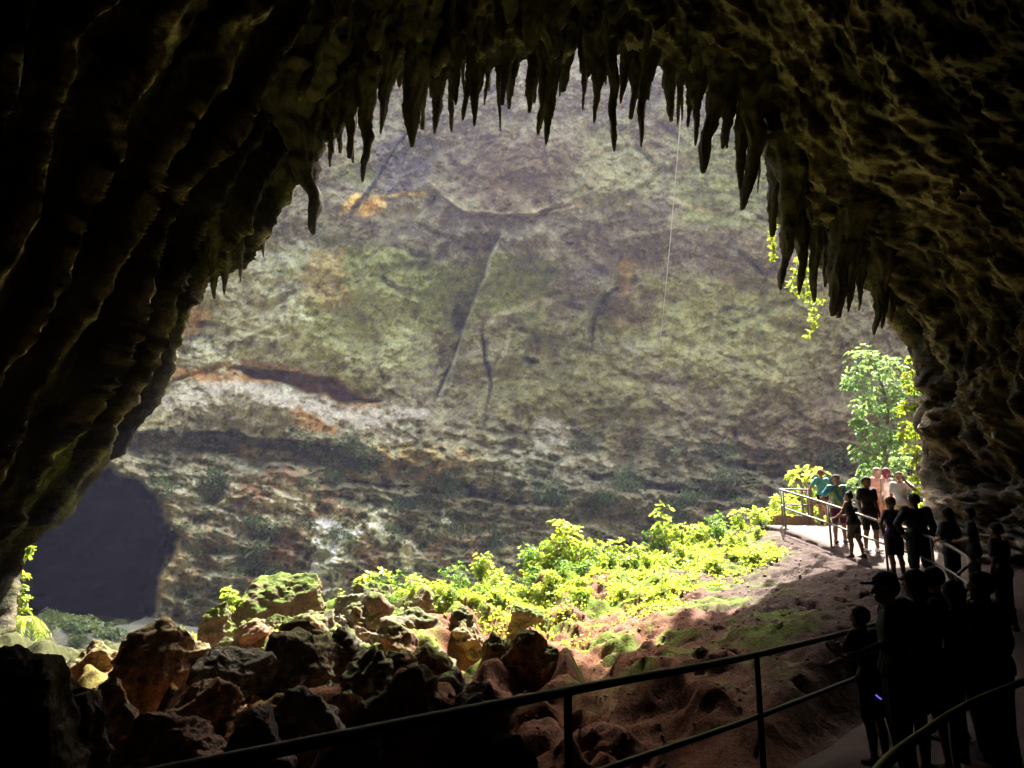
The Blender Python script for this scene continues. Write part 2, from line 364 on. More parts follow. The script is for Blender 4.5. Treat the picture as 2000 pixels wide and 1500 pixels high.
m_wall = rock('cliff_rock', None, .35, .9, .30, True, 4., vary=(.68, 1.27))
C = C*np.array((1.17, 1.20, .86))*(1+.22*low*ss(1500, 700, U))[..., None]; C = np.clip((C/.25)**1.2*.25, 0, .85)
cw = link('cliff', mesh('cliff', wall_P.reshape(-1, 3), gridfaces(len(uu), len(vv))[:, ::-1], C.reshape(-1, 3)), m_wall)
tag(cw, kind='structure')
# ------------------------------------------------------------------ cave shell around the viewer
LIP = [(14, 1330, 20.5), (24, 1230, 21), (28, 1120, 22), (42, 1075, 22), (100, 1030, 22), (118, 1024, 22), (150, 985, 22.4), (200, 905, 22.6), (238, 885, 22.8), (262, 828, 23), (300, 780, 23), (318, 745, 23),
       (326, 690, 23), (345, 640, 23), (362, 590, 23), (385, 560, 23.4), (440, 532, 23.8), (490, 505, 24), (512, 485, 23.5), (545, 415, 23), (575, 335, 22.6), (600, 292, 22.2), (640, 270, 22), (700, 205, 22), (760, 140, 22), (800, 112, 22),
       (850, 150, 22), (905, 112, 22), (950, 138, 22), (985, 118, 22), (1030, 105, 22), (1080, 140, 22), (1130, 82, 22), (1160, 105, 22), (1210, 100, 22), (1250, 112, 22), (1290, 118, 22), (1330, 155, 22), (1385, 168, 22), (1440, 215, 22),
       (1488, 275, 22), (1508, 370, 22.3), (1520, 420, 22.6), (1560, 470, 22.8), (1620, 530, 23), (1680, 555, 23), (1722, 590, 23), (1762, 640, 23), (1782, 690, 23), (1792, 760, 23), (1798, 850, 22.6), (1808, 950, 22), (1822, 1010, 21),
       (1850, 1080, 20), (1900, 1200, 19), (1960, 1400, 18), (1500, 2000, 17), (1000, 2100, 17), (400, 2000, 17), (-60, 1500, 19)]
lp = np.array([at(*p) for p in LIP])
seg = np.linalg.norm(np.roll(lp, -1, 0)-lp, axis=1); cum = np.concatenate([[0], np.cumsum(seg)])
NT = 1300; tt = np.linspace(0, cum[-1], NT, endpoint=False); lpc = np.vstack([lp, lp[:1]])
Lr = np.stack([np.interp(tt, cum, lpc[:, k]) for k in range(3)], -1)
Rd = Lr-np.array((.3, 0, 5.)); Rd[:, 1] = 0; Rd /= np.linalg.norm(Rd, axis=1)[:, None]
def smoothwrap(a, w):
    k = np.hanning(2*w+1); k /= k.sum(); e = np.concatenate([a[-w:], a, a[:w]])
    return np.stack([np.convolve(e[:, i], k, 'valid') for i in range(a.shape[1])], -1)
Rd = smoothwrap(Rd, 60); Rd /= np.linalg.norm(Rd, axis=1)[:, None]
# rows: s>0 into the cave (towards the viewer), s<0 up the outer face
sa = np.concatenate([np.linspace(0, 10.5, 190), np.linspace(10.8, 30, 34)]); sb = np.array([-.35, -.9, -1.8, -3.2, -5, -8, -14, -24, -40, -62.])
left = ss(.2, -.5, Rd[:, 0]); right = ss(.25, .75, Rd[:, 0])
lowr = ss(6.5, 3.0, Lr[:, 2]); slope = .92*left+.62*(1-left)*(1-right)+right*(.30+.75*lowr)
rows = []
for s in sb[::-1]:
    q = -s
    off = Rd*(q*1.0)[None] if False else Rd*q
    P = Lr+off; P[:, 1] += .9*(1-math.exp(-q/1.0))+.25*q-.012*q*q
    rows.append(P)
for s in sa:
    rad = slope*(6.2*(1-math.exp(-s/4.6)) if True else s)+.04*s
    P = Lr*1.0; k = ss(0, 3.5, s)
    P = P*(1-k)+(smoothwrap(Lr, 45))*k                      # the ragged lip smooths out inside
    P = P+Rd*rad[:, None]; P[:, 1] = P[:, 1]-s
    rows.append(P)
last = rows[-1]
for q in (.75, .5, .25, .05):
    P = last*q+np.array((0, -9., 5.))*(1-q); P[:, 1] = last[:, 1].mean()-3*(1-q); rows.append(P)
P = np.array(rows); NS = len(rows)
N = normals_grid(P)
sg = np.concatenate([sb[::-1], sa, [31, 32, 33, 34]])[:, None]
x, y, z = P[..., 0], P[..., 1], P[..., 2]
lean = np.where(x < 0, .38, -.5)
fx = x-lean*z*.9; 
inward = -np.stack([Rd[:, 0]*1, 0*Rd[:, 0], Rd[:, 2]], -1)[None]
amp = ss(-.4, .8, sg)
flu = ridged(fx*.62+.35*noise(x*.4, y*.4, z*.2), y*.7, z*.07, 4, .5)
curt = np.maximum(flu, -.8)
side_ = np.clip(left+.55*right, 0, 1)[None]
qd = np.where(x < 0, (-(x-.42*z)-.8*y)*.72, ((x+.42*z)-.8*y)*.72)+.75*noise(x*.22, y*.22, z*.06)+.22*noise(x*.8, y*.8, z*.16)+.07*noise(x*2., y*2., z*.7)
tri = 1-np.abs(2*(qd-np.floor(qd))-1); bnd = noise(np.floor(qd)*3.7, z*.16, 8.)
q2 = qd*2.37+.5*noise(x*.5, y*.5, z*.12); tri2 = 1-np.abs(2*(q2-np.floor(q2))-1)
step = (tri**1.4*2-.8)*(.45+.9*ss(-.5, .5, bnd+.5*noise(x*.3, y*.3, z*.3)))+(tri2*.55-.2)*ss(-.2, .5, noise(x*.45, y*.45, z*.2))+.22*fbm(x*.9, y*.9, z*.55, 4, .6)
curt = curt*(1-.72*side_)+.95*step*side_
rt = np.broadcast_to(right[None], x.shape); tp = np.broadcast_to(((1-left)*(1-right))[None], x.shape)
pits = fbm(fx*1.3, y*1.3, z*.75, 5, .58); f1, f2 = voro(fx*.95+.3*pits, y*.95, z*.6)
f1b, f2b = voro(fx*2.4+.3*pits, y*2.4, z*1.5)
disp = amp*((.85*(1-.6*rt))*curt + (.12+.28*rt)*pits + rt*(.42*ss(.0, .5, f2-f1)-.2*ss(.5, .1, f1)+.16*ss(0, .4, f2b-f2b*0-f1b)))
disp += amp*(.13*fbm(fx*3.2, y*3.2, z*1.6, 5, .65)+.05*ridged(fx*5, y*5, z*2.2, 3, .6))
big = .9*fbm(x*.16, y*.16, z*.12, 2)*ss(1, 5, sg)
lipn = (1-np.abs(np.clip(sg/2.2, -1, 1)))*(.16*fbm(x*1.4, y*1.4, z*1.4, 4, .6))
P2 = P+inward*(disp*.9+big+lipn)[..., None]
P2[..., 1] += -.55*disp*amp                                  # curtains push towards the viewer as well
outer = (sg < -.9)*1.
P2 = P2+outer[..., None]*np.stack([.5*fbm(x*.3, z*.3, y*.3, 4), .9*fbm(x*.3+9, z*.3, y*.3, 4), 0*x], -1)
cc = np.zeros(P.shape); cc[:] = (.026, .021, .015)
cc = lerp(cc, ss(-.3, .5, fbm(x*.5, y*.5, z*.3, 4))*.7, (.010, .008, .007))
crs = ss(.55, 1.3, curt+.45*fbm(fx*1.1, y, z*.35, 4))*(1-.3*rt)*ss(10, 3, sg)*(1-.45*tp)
cc = lerp(cc, crs*.9*ss(-.5, .3, fbm(x*1.6, y*1.6, z*1.1, 4, .65)), (.25, .21, .125))                                                                       # daylight on the curtain edges, painted in as a pale tone
cc = lerp(cc, ss(2.6, .2, sg)*(.15+.45*left[None])*ss(0, .5, fbm(x*.8, y*.8, z*.5, 3)), (.075, .08, .025))       # algae near the daylight
cc = lerp(cc, rt*(.12+.8*ss(-.25, .45, pits))*ss(9, 4, sg), (.26, .215, .14))  # lit bumps of the right wall painted paler, the pits left dark
m_cave = rock('cave_rock', None, .8, 1., .16, True, 5.)
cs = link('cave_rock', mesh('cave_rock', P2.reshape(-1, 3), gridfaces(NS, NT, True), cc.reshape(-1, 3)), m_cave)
tag(cs, kind='structure')
# ------------------------------------------------------------------ ground
ZP = np.array([(-30, 0), (9, 0), (10.1, .1), (12.2, .5), (14, .98), (16.2, 1.43), (18.2, 1.85), (20.5, 2.45), (22.5, 3.0), (24, 3.2), (27, 3.3), (60, 3.3)])
zpath = lambda y: np.interp(y, ZP[:, 0], ZP[:, 1])
EDGE_L = spline([(-5, -3, 0), (-2.75, 1.0, 0), (-1.24, 3.12, 0), (.27, 5.2, 0), (2.05, 7.53, 0), (4.1, 10.1, 0), (6.05, 12.2, 0), (7.5, 14, 0), (8.05, 16.2, 0), (8.05, 18.2, 0), (7.75, 20.5, 0), (7.3, 22.5, 0), (7.0, 24.2, 0), (7.2, 27, 0)], 120)[:, :2]
EDGE_R = spline([(.9, -4, 0), (.8, 1.5, 0), (1.35, 3.0, 0), (2.55, 4.6, 0), (4.4, 6.6, 0), (6.5, 8.6, 0), (8.7, 10.8, 0), (10.2, 13.4, 0), (11.0, 16, 0), (11.4, 18.2, 0), (11.5, 20.5, 0), (11.4, 22.5, 0), (11.2, 24.2, 0), (11.2, 27, 0)], 120)[:, :2]
ctl = [at(*p) for p in [(480, 1225, 20), (650, 1195, 20), (800, 1180, 20.5), (1000, 1155, 21.5), (1200, 1110, 22.5), (1380, 1060, 23), (1470, 1035, 23.2),
       (1000, 1300, 12.5), (700, 1400, 9.5), (850, 1300, 12.2), (1150, 1270, 13.2), (1300, 1250, 13), (1200, 1180, 17.5), (1000, 1220, 16.5), (800, 1240, 16), (600, 1290, 14.5), (600, 1240, 17.5), (1500, 1120, 18.3), (1400, 1180, 15.2), (1600, 1200, 12.6), (1500, 1250, 11.5), (1450, 1330, 9.6),
       (300, 1290, 17.5), (160, 1300, 19.5), (300, 1370, 13), (500, 1400, 11), (100, 1330, 16), (160, 1206, 57), (60, 1246, 40), (240, 1216, 48)]]
ctl += [np.array(p, float) for p in [(1200/160., 27.5, .5), (-9, 26, -1.6), (-4, 27, -.8), (0, 28, -1.5), (5, 28, .6), (9, 29, 2.2), (13, 30, 2.8), (0, 34, -4), (8, 36, -3), (-15, 34, -4), (0, 50, -5), (20, 45, -3), (-30, 50, -3.5), (0, 64, -4), (-30, 66, -2), (30, 60, -2), (40, 45, 0), (-40, 40, 0),
       (-2.5, 4.2, -.45), (-.5, 6.3, -.35), (1.3, 8.6, -.1), (2.9, 10.6, .35), (-4, 5, -.7), (-6, 8, -.4), (-9, 8, -.2), (-11, 11, -.1), (-13, 16, .3), (-14, 21, .6), (5.0, 13.4, 1.1), (6.5, 15.3, 1.55), (7.0, 17.5, 1.9), (6.9, 20.5, 2.4), (6.4, 22.6, 2.75),
       (-5, 0, -.6), (-9, -4, -.4), (8, 4, 0), (12, 9, 0), (13.5, 15, 1.6), (13, 21, 2.8), (6, -5, 0), (-18, 5, 0), (-20, 22, 1), (18, 20, 3), (18, 0, 0)]]
ctl = np.array(ctl)
_c2 = 1.2
def _phi(d2): return -np.sqrt(d2+_c2)
D2 = ((ctl[:, None, :2]-ctl[None, :, :2])**2).sum(-1)
_A = np.zeros((len(ctl)+1,)*2); _A[:-1, :-1] = _phi(D2)+np.eye(len(ctl))*.12; _A[-1, :-1] = 1; _A[:-1, -1] = 1
_w = np.linalg.solve(_A, np.concatenate([ctl[:, 2], [0]]))
def zbase(x, y):
    out = np.full(x.shape, _w[-1])
    for (cx, cy, _), w in zip(ctl, _w[:-1]): out = out+w*_phi((x-cx)**2+(y-cy)**2)
    return out
PATHPOLY = np.vstack([EDGE_L, EDGE_R[::-1]])
def path_sd(x, y):
    pl = EDGE_L[::3].tolist(); pr = EDGE_R[::3].tolist()
    return sdpoly(x, y, pl+[EDGE_L[-1].tolist(), EDGE_R[-1].tolist()]+pr[::-1])
def ground_z(x, y, detail=True):
    x = np.asarray(x, float); y = np.asarray(y, float)
    z = zbase(x, y)
    if detail:
        near = ss(40, 24, y)*ss(-30, -15, x)
        wx = x+.35*fbm(x*.7, y*.7, 1., 3); wy = y+.35*fbm(x*.7, y*.7, 5., 3)
        lum = ss(5.2, -.5, x-.0*y)*ss(24, 19, y)              # scalloped lumps on the left two thirds of the slope
        a1, a2 = voro(wx*.62, wy*.45, 0.); b1, b2 = voro(wx*1.5, wy*1.2, 4.); c1, _ = voro(wx*3.4, wy*3.0, 7.)
        z = z+near*(lum*(.62*ss(0, .55, a2-a1)-.32+.20*ss(0, .5, b2-b1))+(.06+.18*lum)*fbm(x*1.1, y*1.1, 2., 4)+.035*fbm(x*5, y*5, 3., 3, .6))
        hole = ss(.33, .12, c1+.25*noise(x*.8, y*.8, 6.))
        z = z-near*.13*hole-near*ss(1.5, 4, x)*.05*ss(.0, .35, noise(x*1.3+y*.9, y*2.6-x*1.2, 14.))
        z = z+(1-near)*.8*fbm(x*.25, y*.25, 1.5, 4)
    d = path_sd(x, y); zp = zpath(y)-.07
    k = ss(.75, .05, d); z = z*(1-k)+zp*k
    z = np.where(d < .02, zp, z)
    return z
gx = np.concatenate([-14-np.geomspace(1, 75, 26)[::-1], np.arange(-14, 9.0, .055), 9.1+np.geomspace(.15, 75, 50)])
gy = np.concatenate([3.6-np.geomspace(.3, 25, 30)[::-1], np.arange(3.8, 25, .055), 25.1+np.geomspace(.1, 62, 90)])
GX, GY = np.meshgrid(gx, gy, indexing='ij')
GZ = ground_z(GX, GY)
GPt = np.stack([GX, GY, GZ], -1); gu, gv = proj(np.where(GY[..., None] > 1, GPt, np.array((0, 5, 0.))))
def gp(x, y): return np.array((x, y, float(ground_z(np.array([x]), np.array([y]))[0])))
gC = np.zeros(GX.shape+(3,)); gC[:] = (.15, .064, .032)
h1 = fbm(GX*.8, GY*.8, 4., 4); h2 = fbm(GX*3, GY*3, 9., 4, .6); h3 = fbm(GX*.35, GY*.35, 2., 3)
gC = lerp(gC, ss(0, .6, h1)*.6, (.215, .108, .06)); gC = lerp(gC, ss(.1, .6, -h1)*.6, (.16, .085, .06))
gC = lerp(gC, ss(1.6, 4.6, GX+.7*h1)*.95, (.05, .035, .031))                     # grey-mauve rock beside the path, with its shade painted in
gn = normals_grid(GPt)[..., 2]; gn = np.abs(gn)
MOSS = (.09, .135, .015)
crest = ss(14.3, 18.3, GY+1.5*h3+.05*GX)*ss(.4, -.6, GX-(6.9-.75*np.clip(20.3-GY, 0, 9))+.6*h1)*ss(-9, -6, GX)
moss = np.clip(crest*.8*ss(-.5, .2, h1+.4*h2)+.85*ss(.0, .3, h1+.5*h2)*ss(9.5, 13, GY)*ss(6., 3.5, GX)*ss(-9, -5, GX), 0, 1)
gC = lerp(gC, moss, MOSS); gC = lerp(gC, ss(.5, .9, h2)*.35, (.28, .20, .15)); gC = lerp(gC, ss(.4, .9, -h2)*.5, (.09, .05, .04))
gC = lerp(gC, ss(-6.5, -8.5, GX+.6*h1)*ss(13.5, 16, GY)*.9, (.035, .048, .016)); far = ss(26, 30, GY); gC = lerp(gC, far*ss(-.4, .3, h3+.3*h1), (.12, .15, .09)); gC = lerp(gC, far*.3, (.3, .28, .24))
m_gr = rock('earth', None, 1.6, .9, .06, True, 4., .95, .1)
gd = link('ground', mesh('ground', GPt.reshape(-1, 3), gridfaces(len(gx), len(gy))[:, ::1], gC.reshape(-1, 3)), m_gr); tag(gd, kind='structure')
# ------------------------------------------------------------------ paved path
def path_mesh():
    n = 260; k = np.linspace(0, len(EDGE_L)-1.001, n); w = np.linspace(0, 1, 12)
    i = k.astype(int); f = (k-i)[:, None]
    A = EDGE_L[i]*(1-f)+EDGE_L[np.minimum(i+1, 119)]*f; B = EDGE_R[i]*(1-f)+EDGE_R[np.minimum(i+1, 119)]*f
    xy = A[:, None]*(1-w)[None, :, None]+B[:, None]*w[None, :, None]
    xy[:, 0] += .06*noise(xy[:, 0, 0]*2, xy[:, 0, 1]*2, 0)[:, None]
    z = zpath(xy[..., 1])+.012*fbm(xy[..., 0], xy[..., 1], 3., 3)
    Pt = np.concatenate([xy, z[..., None]], -1)
    lo = Pt[:, :1]+np.array((-.05, 0, -.5)); hi = Pt[:, -1:]+np.array((.05, 0, -.5))
    Pt = np.concatenate([lo, Pt, hi], 1)
    return Pt.reshape(-1, 3), gridfaces(n, 14)[:, ::-1]
m_path = rock('paving', [(.3, (.03, .018, .013)), (.6, (.066, .038, .026)), (.75, (.045, .026, .018))], .9, .35, .03, False, 7., .85, .25, (.7, 1.25))
po = build('path', path_mesh(), m_path); tag(po, kind='structure')
# ------------------------------------------------------------------ stalactites along the lip (tip u, tip v, root u, root v, width px, distance, label)
m_sta = rock('stalactite_rock', None, 1.6, .9, .05, True, 4.)
def stalactite(ut, vt, ur, vr, w, Y, label, rough=1., group='stalactites hanging from the cave lip'):
    tip = at(ut, vt, Y+RNG.uniform(-.25, .15)); root = at(ur, vr, Y)
    wr = w/F*Y*.5*.88
    d = root-tip; L = np.linalg.norm(d); up = d/L
    root = root+up*1.3+np.array((0, -.5, .5))
    n = 64; t = np.concatenate([np.linspace(0, .04, 8)[:-1], np.linspace(.04, 1, n-7)])
    se = RNG.uniform(0, 90)
    ln = np.linalg.norm(root-tip)
    bend = np.stack([.22*wr/.4*fbm(t*2.6, se, 1., 3)*ss(0, .1, t), .15*noise(t*2., se, 4.), 0*t], -1)
    bend[:, 0] -= bend[0, 0]
    ax = tip+(root-tip)*t[:, None]+bend*ss(0, .3, t)[:, None]
    tt_ = np.clip(t*ln/L, 0, 1.8)
    blunt = RNG.choice([0, 0, .02, .08, .16])*(1 if w < 48 else .12); u_ = np.clip(tt_+blunt, 0, 1)
    prof = wr*(.42*u_**.42+.34*u_**2.2+.9*np.clip(tt_-.85, 0, 1))*(1+RNG.uniform(-.12, .15))
    prof = prof*(1+.22*noise(t*ln*1.3, se, 7.)*ss(0, .2, t)+.10*noise(t*ln*3.1, se, 3.))
    m = 40; th = np.linspace(0, 2*np.pi, m, endpoint=False)
    T, TH = np.meshgrid(t*ln, th, indexing='ij')
    fl = ridged(np.cos(TH)*1.3+se, np.sin(TH)*1.3, T*.45, 4, .55)
    rr = prof[:, None]*(1+.26*rough*fl+.20*rough*fbm(np.cos(TH)*1.8+se, np.sin(TH)*1.8, T*2.6, 5, .62))+.032*fbm(np.cos(TH)*1.1+se, np.sin(TH)*1.1, T*4.5, 4, .6)*ss(0, .15, t)[:, None]
    el = 1+.22*np.cos(2*(TH+se)+T*.8)
    V = np.stack([ax[:, None, 0]+rr*el*np.cos(TH), ax[:, None, 1]+rr*np.sin(TH), ax[:, None, 2]+0*rr], -1)
    C = np.zeros(V.shape); C[:] = (.085, .073, .046)
    q = fbm(V[..., 0]*2, V[..., 1]*2, V[..., 2]*.7, 4)
    C = lerp(C, ss(-.1, .5, q)*.7, (.04, .034, .027)); C = lerp(C, ss(.0, .6, -q)*.5, (.10, .10, .045))
    o = link('stalactite', mesh('stalactite', V.reshape(-1, 3), np.vstack([gridfaces(n, m, True)[:, ::-1]]), C.reshape(-1, 3)), m_sta)
    tag(o, label, 'stalactite', group)
STA = [(612, 458, 588, 200, 150, 21.6, 'thick lone stalactite with a hooked tip at the left shoulder of the arch'),
 (650, 298, 650, 190, 46, 21.8, 'short blunt stalactite just right of the thick hooked one'),
 (683, 308, 692, 195, 42, 22.0, 'slim tapering stalactite second right of the thick hooked one'),
 (708, 355, 722, 190, 52, 21.8, 'long kinked stalactite hanging lowest in the left row'),
 (743, 262, 764, 140, 44, 22.0, 'thin stalactite left of the arch notch, above open cliff'),
 (805, 287, 822, 60, 74, 21.3, 'long dark stalactite with a crooked tip beside the arch notch'),
 (780, 170, 785, 60, 50, 22.4, 'stubby stalactite high in the notch behind the crooked one'),
 (848, 262, 872, 110, 48, 21.8, 'leaning stalactite right of the crooked dark one'),
 (842, 190, 850, 90, 40, 22.2, 'short spike tucked behind the leaning stalactite'),
 (890, 205, 898, 80, 38, 21.6, 'straight slim dark stalactite with rounded end'),
 (904, 236, 922, 100, 40, 21.9, 'slender stalactite paired with the blunt one beside it'),
 (926, 247, 938, 110, 42, 21.7, 'blunt twin stalactite ending flat, right of its slender pair'),
 (946, 207, 954, 110, 26, 22.1, 'thin needle stalactite right of the blunt twin'),
 (981, 204, 990, 90, 40, 21.7, 'greenish cone stalactite at the middle of the fringe'),
 (1000, 187, 1010, 90, 24, 21.9, 'tiny needle right of the greenish cone stalactite'),
 (1034, 219, 1042, 110, 42, 21.9, 'carrot shaped stalactite left of the forked pair'),
 (1051, 264, 1068, 70, 60, 21.6, 'broad left prong of the forked stalactite pair'),
 (1066, 283, 1090, 100, 48, 21.4, 'long slanted right prong of the forked stalactite pair'),
 (1100, 178, 1108, 80, 46, 22.2, 'stubby stalactite above the gap right of the forked pair'),
 (1138, 218, 1144, 95, 32, 21.9, 'small drooping stalactite left of the black block'),
 (1163, 186, 1168, 30, 84, 20.9, 'wide black block of stalactite with a short snub point'),
 (1160, 242, 1178, 120, 32, 21.8, 'slim sloping stalactite under the black block'),
 (1200, 297, 1192, 60, 58, 20.9, 'long black stalactite with a notched tip, lowest near the centre'),
 (1212, 203, 1222, 90, 32, 21.7, 'slim dark spike right of the notched black stalactite'),
 (1232, 232, 1244, 100, 36, 21.9, 'pale edged stalactite beside a thread of green leaves'),
 (1252, 287, 1268, 70, 56, 21.4, 'long tapering stalactite right of the green leaf thread'),
 (1308, 229, 1304, 70, 62, 21.6, 'stout greenish stalactite left of the hanging cable'),
 (1323, 246, 1330, 130, 22, 22.0, 'needle stalactite touching the hanging cable'),
 (1343, 250, 1350, 140, 30, 21.8, 'short stalactite right of the hanging cable'),
 (1358, 286, 1368, 130, 44, 21.4, 'double tipped stalactite next to the big black spear'),
 (1373, 338, 1408, 140, 78, 20.9, 'big black spear stalactite slanting left'),
 (1411, 292, 1432, 170, 52, 21.2, 'mid sized black stalactite between the two slanting spears'),
 (1445, 372, 1456, 160, 62, 21.0, 'black stalactite left prong of the rightmost spear pair'),
 (1450, 410, 1492, 180, 90, 20.8, 'lowest hanging black spear at the right end of the arch'),
 (1508, 462, 1516, 350, 42, 21.6, 'small stalactite at the left edge of the right hand cluster'),
 (1524, 568, 1540, 400, 58, 21.3, 'dark curved stalactite leading the right hand cluster'),
 (1561, 577, 1560, 420, 50, 21.9, 'grey grooved stalactite behind the curved dark one'),
 (1590, 592, 1588, 430, 54, 21.7, 'smooth dark tongue in the middle of the right hand cluster'),
 (1612, 560, 1612, 440, 46, 22.0, 'shaded stalactite behind the dark tongue'),
 (1627, 617, 1660, 430, 84, 21.2, 'largest stalactite of the right hand cluster, slanting left'),
 (1638, 620, 1646, 500, 34, 22.1, 'slim stalactite peeping behind the largest of the cluster'),
 (1657, 610, 1660, 520, 26, 21.9, 'little pointed stalactite right of the largest of the cluster'),
 (1678, 608, 1680, 540, 26, 22.0, 'short cone stalactite under the leaf shoot'),
 (1707, 655, 1716, 540, 46, 21.8, 'swollen stalactite with a thin point near the right wall'),
 (1722, 643, 1726, 570, 26, 22.0, 'narrow stalactite beside the swollen one'),
 (1740, 630, 1744, 575, 20, 22.0, 'smallest stalactite against the right wall'),
 (418, 583, 420, 530, 20, 23.3, 'tiny left stalactite on the mossy left ledge'),
 (438, 576, 440, 525, 22, 23.4, 'tiny second stalactite on the mossy left ledge'),
 (470, 551, 472, 500, 22, 23.6, 'tiny third stalactite on the mossy left ledge'),
 (515, 503, 513, 462, 12, 23.4, 'little splinter at the outer end of the left ledge')]
for s_ in STA: stalactite(*s_)
rg2 = np.random.default_rng(77)
LV = np.array([(p[0], p[1]) for p in LIP[22:48]])
for i in range(44):
    u = 645+i*(1490-645)/43+rg2.uniform(-7, 7); v0 = float(np.interp(u, LV[:, 0], LV[:, 1])); L_ = rg2.choice([45, 60, 80, 110])*rg2.uniform(.7, 1.2)
    stalactite(u+rg2.uniform(-10, 6), v0+L_, u, v0-40, rg2.uniform(15, 34), 22.6+rg2.uniform(-.2, .5), 'small dark stalactite in the back row of the fringe, behind the bigger ones', group='small stalactites of the back row')
for i in range(26):
    u = 620+i*36+rg2.uniform(-14, 14); v = rg2.uniform(40, 150) if 640 < u < 1500 else rg2.uniform(100, 220)
    stalactite(u-rg2.uniform(0, 12), v, u+6, v-rg2.uniform(90, 150), rg2.choice([30, 45, 60, 95, 120]), rg2.uniform(19.6, 20.8), 'dark stalactite hanging from the shaded ceiling in front of the fringe', group='shaded stalactites in front of the fringe')
# ------------------------------------------------------------------ boulders (left, top, right, bottom px, distance)
m_bou = rock('boulder_rock', None, 1.7, 1., .07, True, 4.)
def boulder(u0, v0, u1, v1, Y, label, base=(.20, .125, .08), moss=0., cuts=9, rot=0., depth=.85, group='boulders of the rockfall', name='boulder', sub=6, sharp=1., tilt=0.):
    c = at((u0+u1)/2, (v0+v1)/2, Y)
    a, b = at(u0, (v0+v1)/2, Y), at(u1, (v0+v1)/2, Y); e, f = at((u0+u1)/2, v0, Y), at((u0+u1)/2, v1, Y)
    sx = abs(b-a)[0]/2; sz = abs(e-f)[2]/2; sy = depth*math.sqrt(sx*sz); gz = gp(c[0], c[1])[2]
    if c[2]-sz > gz-.12: top_ = c[2]+sz; sz = (top_-gz+.15)/2; c = np.array((c[0], c[1], top_-sz))
    bm = bmesh.new(); bmesh.ops.create_icosphere(bm, subdivisions=sub, radius=1)
    D = np.array([v.co[:] for v in bm.verts]); Q = np.array([[v.index for v in f_.verts] for f_ in bm.faces]); bm.free()
    D /= np.linalg.norm(D, axis=1)[:, None]
    g = np.random.default_rng(int(u0*7+v0*3)); nn = g.normal(size=(cuts, 3)); nn[:, 2] *= .8; nn /= np.linalg.norm(nn, axis=1)[:, None]; dd = g.uniform(.58, .95, cuts)
    r = np.full(len(D), 1.25); nn = np.vstack([nn, g.normal(size=(6, 3))*(1, 1, .7)]); nn /= np.linalg.norm(nn, axis=1)[:, None]; dd = np.concatenate([dd, g.uniform(.7, 1., 6)])
    for n_, d_ in zip(nn, dd):
        q = D@n_; r = np.where(q > .15, np.minimum(r, d_/np.maximum(q, .15)), r)
    se = g.uniform(0, 50); x, y, z = (D*1.0).T
    P = D*r[:, None]; lo, hi = P.min(0), P.max(0); P = (P-(lo+hi)/2)/((hi-lo)/2)
    P = P*np.array((sx, sy, sz)); k = min(sx, sz)
    if tilt: P[:, 2] += math.tan(R(tilt))*P[:, 0]*.5
    X = P+se
    dis = .07*k*fbm(X[:, 0]/k*.9, X[:, 1]/k*.9, X[:, 2]/k*.9, 3)+.06*fbm(X[:, 0]*3.2, X[:, 1]*2.6, X[:, 2]*2.6, 5, .62)*sharp
    f1, _ = voro(X[:, 0]*2.6, X[:, 1]*2.6, X[:, 2]*2.6); dis -= .045*sharp*ss(.38, .1, f1)
    dis += .05*sharp*ridged(X[:, 0]*1.3, X[:, 1]*1.3, X[:, 2]*4.2, 3)
    P = P+D*dis[:, None]
    if rot: ca, sa_ = math.cos(rot), math.sin(rot); P[:, :2] = P[:, :2]@np.array(((ca, sa_), (-sa_, ca)))
    W_ = P+c
    me = mesh(name, P, Q); me.update()
    N_ = np.zeros(len(P)*3, np.float32); me.vertices.foreach_get('normal', N_); N_ = N_.reshape(-1, 3)
    C = np.zeros(P.shape); C[:] = base
    q = fbm(W_[:, 0]*1.6, W_[:, 1]*1.6, W_[:, 2]*1.6, 5, .6); q2 = fbm(W_[:, 0]*5, W_[:, 1]*5, W_[:, 2]*5, 4, .6)
    C = lerp(C, ss(0, .6, q)*.6, [v*1.5 for v in base]); C = lerp(C, ss(0, .6, -q)*.6, [v*.5 for v in base])
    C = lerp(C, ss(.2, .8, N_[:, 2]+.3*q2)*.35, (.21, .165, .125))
    moss = min(1, moss+.28) if Y > 9 else moss
    if moss: C = lerp(C, np.clip(moss*ss(.15, .7, N_[:, 2]+.45*q+.2*q2), 0, 1), (.075, .115, .013))
    a_ = me.color_attributes.new('Col', 'FLOAT_COLOR', 'POINT'); cv = np.ones((len(P), 4), np.float32); cv[:, :3] = C; a_.data.foreach_set('color', cv.ravel())
    o = link(name, me, m_bou); o.location = c; tag(o, label, 'boulder', group)
    return o
BRN, GRY, RDD = (.25, .145, .085), (.17, .15, .145), (.30, .15, .085)
